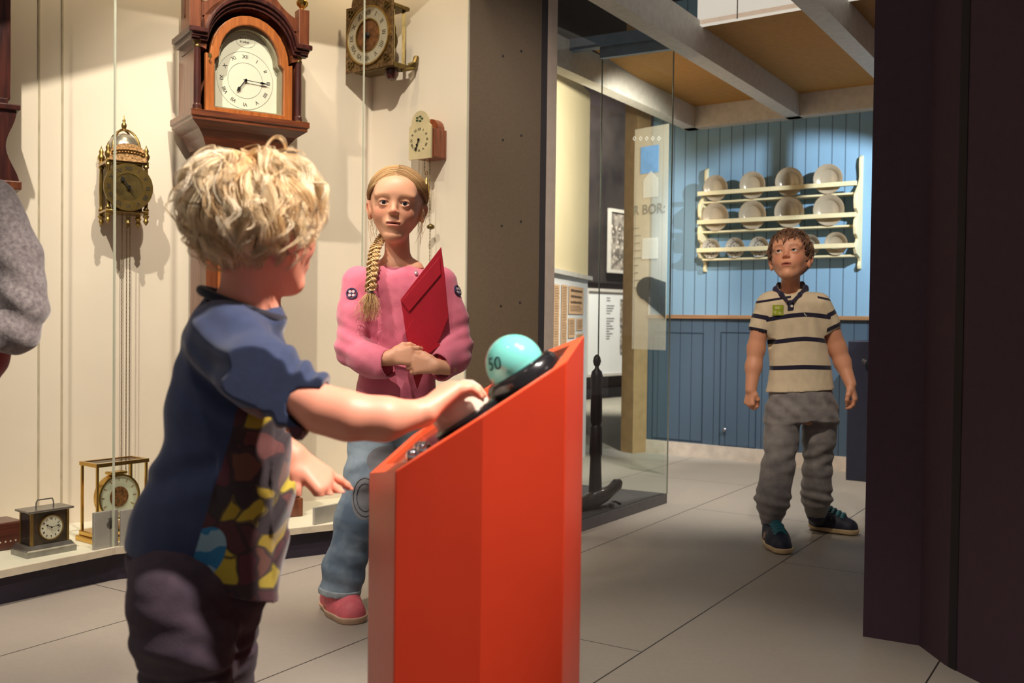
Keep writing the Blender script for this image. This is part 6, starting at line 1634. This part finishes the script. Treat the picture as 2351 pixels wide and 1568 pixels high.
# long-bodied T-shirt
rows = [(672, 478, 618, .75, 1.575), (700, 458, 640, .66, 1.57), (735, 440, 652, .60), (780, 420, 655, .58), (850, 398, 655, .60), (940, 376, 657, .62), (1000, 380, 660, .62), (1050, 376, 664, .62), (1085, 350, 666, .62), (1130, 322, 664, .60), (1190, 300, 660, .58), (1250, 290, 654, .56), (1300, 300, 648, .56), (1360, 320, 642, .54), (1410, 330, 640, .54)]
F = Field(P(270, 640, cY) - [.02, .15, .58], P(770, 640, cY) + [.02, .15, .02], .0032)
loftrows(F, rows, cY + .01, ex=2.25, k=.03)
F.chain([P(520, 780, 1.51), P(600, 860, 1.445), P(722, 938, 1.425), P(770, 962, 1.42)], [.060, .050, .039, .038], .035)
F.cone(P(556, 694, 1.56), P(600, 600, 1.56), .052, .060, .004, 'sub')
cd_ = nrmz(P(820, 975, 1.42) - P(620, 890, 1.425)); cc_ = P(724, 938, 1.425)
def tf(X, Y, Z):
    c = P(560, 850, 1.49); dd = np.sqrt((X - c[0]) ** 2 + (Z - c[2]) ** 2)
    al = (X - cc_[0]) * cd_[0] + (Y - cc_[1]) * cd_[1] + (Z - cc_[2]) * cd_[2]
    f = .0050 * np.sin((X * .55 + Z) * 115 + 1.5 * np.sin(X * 40)) * np.exp(-(dd / .085) ** 2)
    f = f + .0042 * np.sin(al * 210 + 3 * vec_noise(X, Y, Z, 5, 2, 1)) * np.exp(-((al + .03) / .045) ** 2) * (X > P(600, 900, 1.45)[0])
    f = f + .006 * np.sin((Z - .45 * X) * 70) * np.exp(-((Z - P(1, 1075, cY)[2]) / .035) ** 2) * (X < P(520, 900, cY)[0])
    f = f + .003 * vec_noise(X, Y, Z * .5, 7, 5)
    return f
F.disp(tf)
F.cut(cc_, cd_, .09)
F.cone(cc_ + cd_ * -.008, cc_ + cd_ * .06, .036, .040, .003, 'sub')
# slanting hem
a, b = P(295, 1262, cY), P(642, 1388, cY); hn = np.array([-(b[2] - a[2]), 0, (b[0] - a[0])]) * -1; F.half((a + b) / 2, hn)
gx = lambda px, py, Y=1.50: P(px, py, Y)
def print_mask(v):
    # signed region of the printed side panel, >0 inside
    X, Y, Z = v.T
    zt_, zb2 = gx(560, 925)[2], gx(560, 1400)[2]; t = np.clip((zt_ - Z) / (zt_ - zb2), 0, 1)
    xl = gx(545, 930)[0] + (gx(410, 1360)[0] - gx(545, 930)[0]) * t ** 1.15
    return np.where(v @ cd_ > 9, -1, np.minimum(np.minimum(X - xl, zt_ - Z), .5)) - np.where((X > gx(640, 900)[0]) & (Z > gx(600, 960)[2]) & (Y < 1.49), .5, 0)
def blue_mask(v):
    X, Y, Z = v.T; c = gx(470, 1270); return .042 - np.sqrt(((X - c[0] - .3 * (Z - c[2])) / .75) ** 2 + (Z - c[2]) ** 2)
def shirt_mat():
    m = bpy.data.materials.new('dark_blue_print_jersey'); m.use_nodes = True; t = NT(m); co = t.obj()
    A = lambda n: t.n('ShaderNodeAttribute', attribute_name=n).outputs['Fac']
    base = t.mix(t.noise(co, 60, 3), rgb((44, 60, 98)), rgb((30, 42, 76)))
    wp = t.n('ShaderNodeVectorMath', operation='ADD'); nz = t.n('ShaderNodeTexNoise'); nz.inputs['Scale'].default_value = 14; t.l(co, nz.inputs['Vector'])
    sc_ = t.n('ShaderNodeVectorMath', operation='SCALE'); t.l(nz.outputs['Color'], sc_.inputs[0]); sc_.inputs['Scale'].default_value = .055
    t.l(co, wp.inputs[0]); t.l(sc_.outputs[0], wp.inputs[1])
    vo = t.n('ShaderNodeTexVoronoi'); vo.inputs['Scale'].default_value = 25; t.l(wp.outputs[0], vo.inputs['Vector'])
    ss = t.n('ShaderNodeSeparateColor'); t.l(vo.outputs['Color'], ss.inputs[0])
    rp = t.n('ShaderNodeValToRGB'); rp.color_ramp.interpolation = 'CONSTANT'; e = rp.color_ramp.elements
    cols = [(0, (74, 36, 42)), (.22, (92, 48, 46)), (.38, (160, 136, 34)), (.55, (46, 34, 40)), (.66, (104, 62, 50)), (.78, (178, 158, 46)), (.90, (82, 32, 46))]
    e[0].position = 0; e[0].color = rgb(cols[0][1]); e[1].position = cols[1][0]; e[1].color = rgb(cols[1][1])
    for p_, c_ in cols[2:]: x = e.new(p_); x.color = rgb(c_)
    t.l(ss.outputs[0], rp.inputs[0])
    vd = t.n('ShaderNodeTexVoronoi'); vd.feature = 'DISTANCE_TO_EDGE'; vd.inputs['Scale'].default_value = 25; t.l(wp.outputs[0], vd.inputs['Vector'])
    edge = t.math('LESS_THAN', vd.outputs['Distance'], .06)
    pc_ = t.mix(t.math('MULTIPLY', edge, .8), rp.outputs[0], rgb((40, 28, 36)))
    pc_ = t.mix(t.math('GREATER_THAN', A('bluepatch'), 0.0), pc_, t.mix(t.math('GREATER_THAN', t.noise(co, 22, 2), .52), rgb((30, 112, 160)), rgb((128, 164, 184))))
    t.color(t.mix(t.math('GREATER_THAN', A('print'), 0.0), base, pc_)); t.b.inputs['Roughness'].default_value = .85; t.b.inputs['Sheen Weight'].default_value = .3
    t.bump(t.noise(co, 500, 2), .2, .001); return m
sh = fmesh('t_shirt', [F.mesh()], shirt_mat(), fO, parent=fb_, attrs={'print': print_mask, 'bluepatch': blue_mask})
# ribbed neckband
pts = []
for i in range(28):
    a = 2 * math.pi * i / 28; x = .062 * math.cos(a); y = .056 * math.sin(a); pts.append(tuple(P(556, 690, 1.56) + [x, y, -.006 - .36 * x] - fO))
mb = MB(); mb.tube(pts, .0075, 10, 0, None, True); mb.build('neckband', fabric('dark_rib', (24, 24, 44), (16, 16, 32)), sh, smooth=True)
# trousers
F = Field(P(280, 1240, cY) - [.03, .16, .60], P(640, 1240, cY) + [.02, .16, .02], .0042)
hp = sil([(1255, 300, 600, .60), (1300, 292, 606, .62), (1350, 300, 596, .64), (1400, 325, 585, .62)], cY + .02); F.loft(*hp, k=.03, ex=2.3)
kn = P(455, 1568, cY)
F.chain([P(400, 1380, 1.50), P(425, 1480, 1.50), P(430, 1600, 1.51), P(425, 1760, 1.53), P(420, 1950, 1.55), P(420, 2030, 1.55)], [.072, .064, .057, .050, .042, .044], .04)
F.chain([P(500, 1380, 1.60), P(492, 1480, 1.62), P(490, 1600, 1.64), P(490, 1760, 1.68), P(492, 1900, 1.70), P(492, 1920, 1.70)], [.070, .062, .055, .048, .042, .044], .04)
F.disp(lambda X, Y, Z: .004 * vec_noise(X, Y, Z * 2, 6, 41) + .0022 * np.sin(Z * 130 + X * 45 + 2 * np.sin(X * 30)) * np.exp(-((Z - .36) / .09) ** 2) + .006 * np.exp(-((Z - P(1, 1502, cY)[2]) / .006) ** 2)); F.half((0, 0, .035), (0, 0, -1))
jn = fmesh('trousers', [F.mesh()], mat('charcoal_denim', (64, 50, 62), .9, 0, .12, 30, .3, None, (48, 36, 50), bscale=320, sheen=.05), fO, parent=fb_)
build_shoe('shoe', np.array([P(420, 2030, 1.55)[0] - .02, 1.53, .003]), (.7, .7), .17, .078, .062, P(420, 2000, 1.55), [M_navysh, M_ysole], M_lace, fb_, fO)
build_shoe('shoe', np.array([P(492, 1920, 1.70)[0] - .02, 1.69, .003]), (.75, .65), .17, .078, .062, P(492, 1910, 1.70), [M_navysh, M_ysole], M_lace, fb_, fO)
# hair
def mfb(p):
    x, y, z = p
    if y > .045: return z > .045
    if y > .0: return z > .012
    if y > -.03: return z > -.012
    return z > -.050
F = Field(fh.c - .14, fh.c + .14, .003); F.ell(fh.P(0, -.016, .032), np.array([.080, .090, .077]), .01, fh.R); F.ell(fh.P(0, -.055, -.015), np.array([.062, .048, .052]), .02, fh.R)
F.ell(fh.P(0, .100, -.020), np.array([.070, .085, .080]), .004, fh.R, 'sub')
for q in (-1, 1): F.ell(fh.P(q * .095, .015, -.040), np.array([.035, .035, .040]), .004, fh.R, 'sub')
hf = fmesh('hair', [F.mesh()], hairmat('blond_curl_base', .6), fO, color=lambda v: np.tile(lrgb((196, 156, 104)), (len(v), 1)), parent=fb_)
HF = ((230, 190, 134), (250, 224, 178), (255, 244, 220))
el = ((0, -.020, .030), (.078, .088, .076))
Wp, Rp, u, v_ = hair_locks(fh, 240, .125, K=22, per=46, crown=(.0, -.030, .098), grav=.55, wave=.0075, wl=.085, lift=.017, rlock=.0075, mask=mfb, rs=.0005, seed=12, ell=el, out=.5)
strand_mesh('curly_locks', Wp, Rp, hairmat('blond_curls', .38), fO, hf, blend_cols(*HF, u, v_))
Wp, Rp, u, v_ = hair_locks(fh, 110, .095, K=20, per=7, crown=(.0, -.030, .098), grav=.25, wave=.011, wl=.06, lift=.026, rlock=.0035, mask=mfb, rs=.00045, seed=22, ell=el, out=.8)
strand_mesh('flyaway_curls', Wp, Rp, hairmat('blond_flyaways', .38), fO, hf, blend_cols(*HF, u, v_))

# ================================================================= CHILD AT THE LEFT EDGE (grey sleeve in frame)
kY = 2.0
kO = np.array([P(-130, 900, kY)[0], 2.0, 0.0])
kid = root('person', T(*kO), 'person cut off by the left edge, only a grey knitted sleeve in view', 'person')
kh = Head(P(-120, 270, kY), head_R((.5, .86), 0, 0), 1.0)
F = Field(kh.c - [.13, .13, .24], kh.c + [.13, .13, .13], .004); kh.carve(F); F.cone(kh.P(0, -.03, -.05), P(-125, 440, kY), .036, .042, .02)
kparts = [F.mesh()]
kw = P(-150, 780, 1.88); F = Field(kw - .16, kw + .16, .003); hand(F, kw, (-1, .1, .1), (0, -1, .2), 1, .74); kparts.append(F.mesh())
kparts.append(core(P(-125, 440, kY), [P(-180, 900, kY), P(-110, 900, kY)], [P(-210, 460, kY), P(-50, 460, kY)], [[P(-285, 620, 2.02), P(-290, 780, 2.0)], [P(42, 700, 1.95), P(20, 765, 1.94), kw]], [kO + [-.11, 0, .08], kO + [-.01, 0, .08]]))
fmesh('body', kparts, M_skin, kO, color=kh.color, parent=kid)
F = Field(P(-330, 400, kY) - [0, .2, .46], P(140, 400, kY) + [0, .2, .02], .005)
loftrows(F, [(398, -172, -82, .8), (416, -206, -50, .7), (440, -242, -18, .62), (520, -235, -14, .6), (640, -225, -6, .62), (740, -225, -12, .62), (815, -230, -16, .62)], kY + .02, ex=2.3)
F.chain([P(-20, 462, 1.98), P(38, 590, 1.96), P(52, 690, 1.95), P(42, 770, 1.94)], [.050, .045, .044, .038], .02)
F.chain([P(38, 745, 1.94), P(-60, 775, 1.90), P(-135, 780, 1.88)], [.036, .034, .032], .02)
F.chain([P(-240, 460, 2.02), P(-290, 620, 2.02), P(-290, 780, 2.0)], [.05, .043, .036], .02)
F.disp(lambda X, Y, Z: .004 * np.sin(Z * 95 + X * 70) * np.exp(-((Z - .86) / .10) ** 2) + .003 * vec_noise(X, Y, Z, 8, 51))
kt = fmesh('knitted_jumper', [F.mesh()], mat('heather_grey_knit', (142, 134, 132), .95, 0, .25, 130, .5, None, (96, 88, 90), bscale=260, sheen=.4), kO, parent=kid)
F = Field(P(-240, 400, kY) - [0, .2, .40], P(60, 400, kY) + [0, .2, .02], .005)
loftrows(F, [(470, -228, -4, .66), (560, -230, 4, .66), (700, -222, -4, .68), (800, -225, -10, .68)], kY + .02, ex=2.3)
fmesh('vest', [F.mesh()], fabric('navy_vest', (34, 30, 58), (24, 22, 44)), kO, parent=kid)
F = Field(P(-260, 790, kY) - [0, .2, .34], P(90, 790, kY) + [0, .2, .02], .006)
loftrows(F, [(790, -220, 22, .66), (850, -235, 10, .66), (870, -240, -14, .66), (1000, -260, -30, .66), (1120, -280, -40, .66)], kY + .02, ex=2.3)
fmesh('skirt', [F.mesh()], fabric('dark_red_skirt', (150, 28, 30), (110, 20, 26)), kO, parent=kid)
F = Field(kO - [.22, .2, .0], kO + [.14, .2, .62], .005)
for q in (-1, 1): F.chain([kO + [q * .06 - .06, 0, .56], kO + [q * .055 - .06, 0, .32], kO + [q * .05 - .06, 0, .06]], [.05, .042, .032], .01)
fmesh('tights', [F.mesh()], fabric('dark_tights', (40, 36, 52), (30, 26, 40)), kO, parent=kid)
for q in (-1, 1): build_shoe('shoe', kO + [q * .052 - .09, -.04, .002], (.2, .98), .18, .076, .06, kO + [q * .05 - .06, 0, .06], [M_navysh, M_ysole], M_lace, kid, kO)
F = Field(kh.c - .13, kh.c + .13, .004); F.ell(kh.P(0, -.016, .030), (.08, .08, .086), .01); F.ell(kh.P(0, .10, -.03), (.07, .07, .08), .004, None, 'sub')
kh_ = fmesh('hair', [F.mesh()], hairmat('dark_hair_base', .6), kO, color=lambda v: np.tile(lrgb((80, 56, 40)), (len(v), 1)), parent=kid)
Wp, Rp, u, v_ = hair_locks(kh, 420, .07, K=10, per=8, crown=(.0, -.05, .1), grav=.5, wave=.002, wl=.05, lift=.008, rlock=.006, mask=mboy, rs=.0009, seed=18, ell=((0, -.016, .030), (.080, .090, .086)))
strand_mesh('hair_strands', Wp, Rp, hairmat('dark_strands', .5), kO, kh_, blend_cols((60, 40, 28), (96, 66, 44), (130, 94, 66), u, v_))
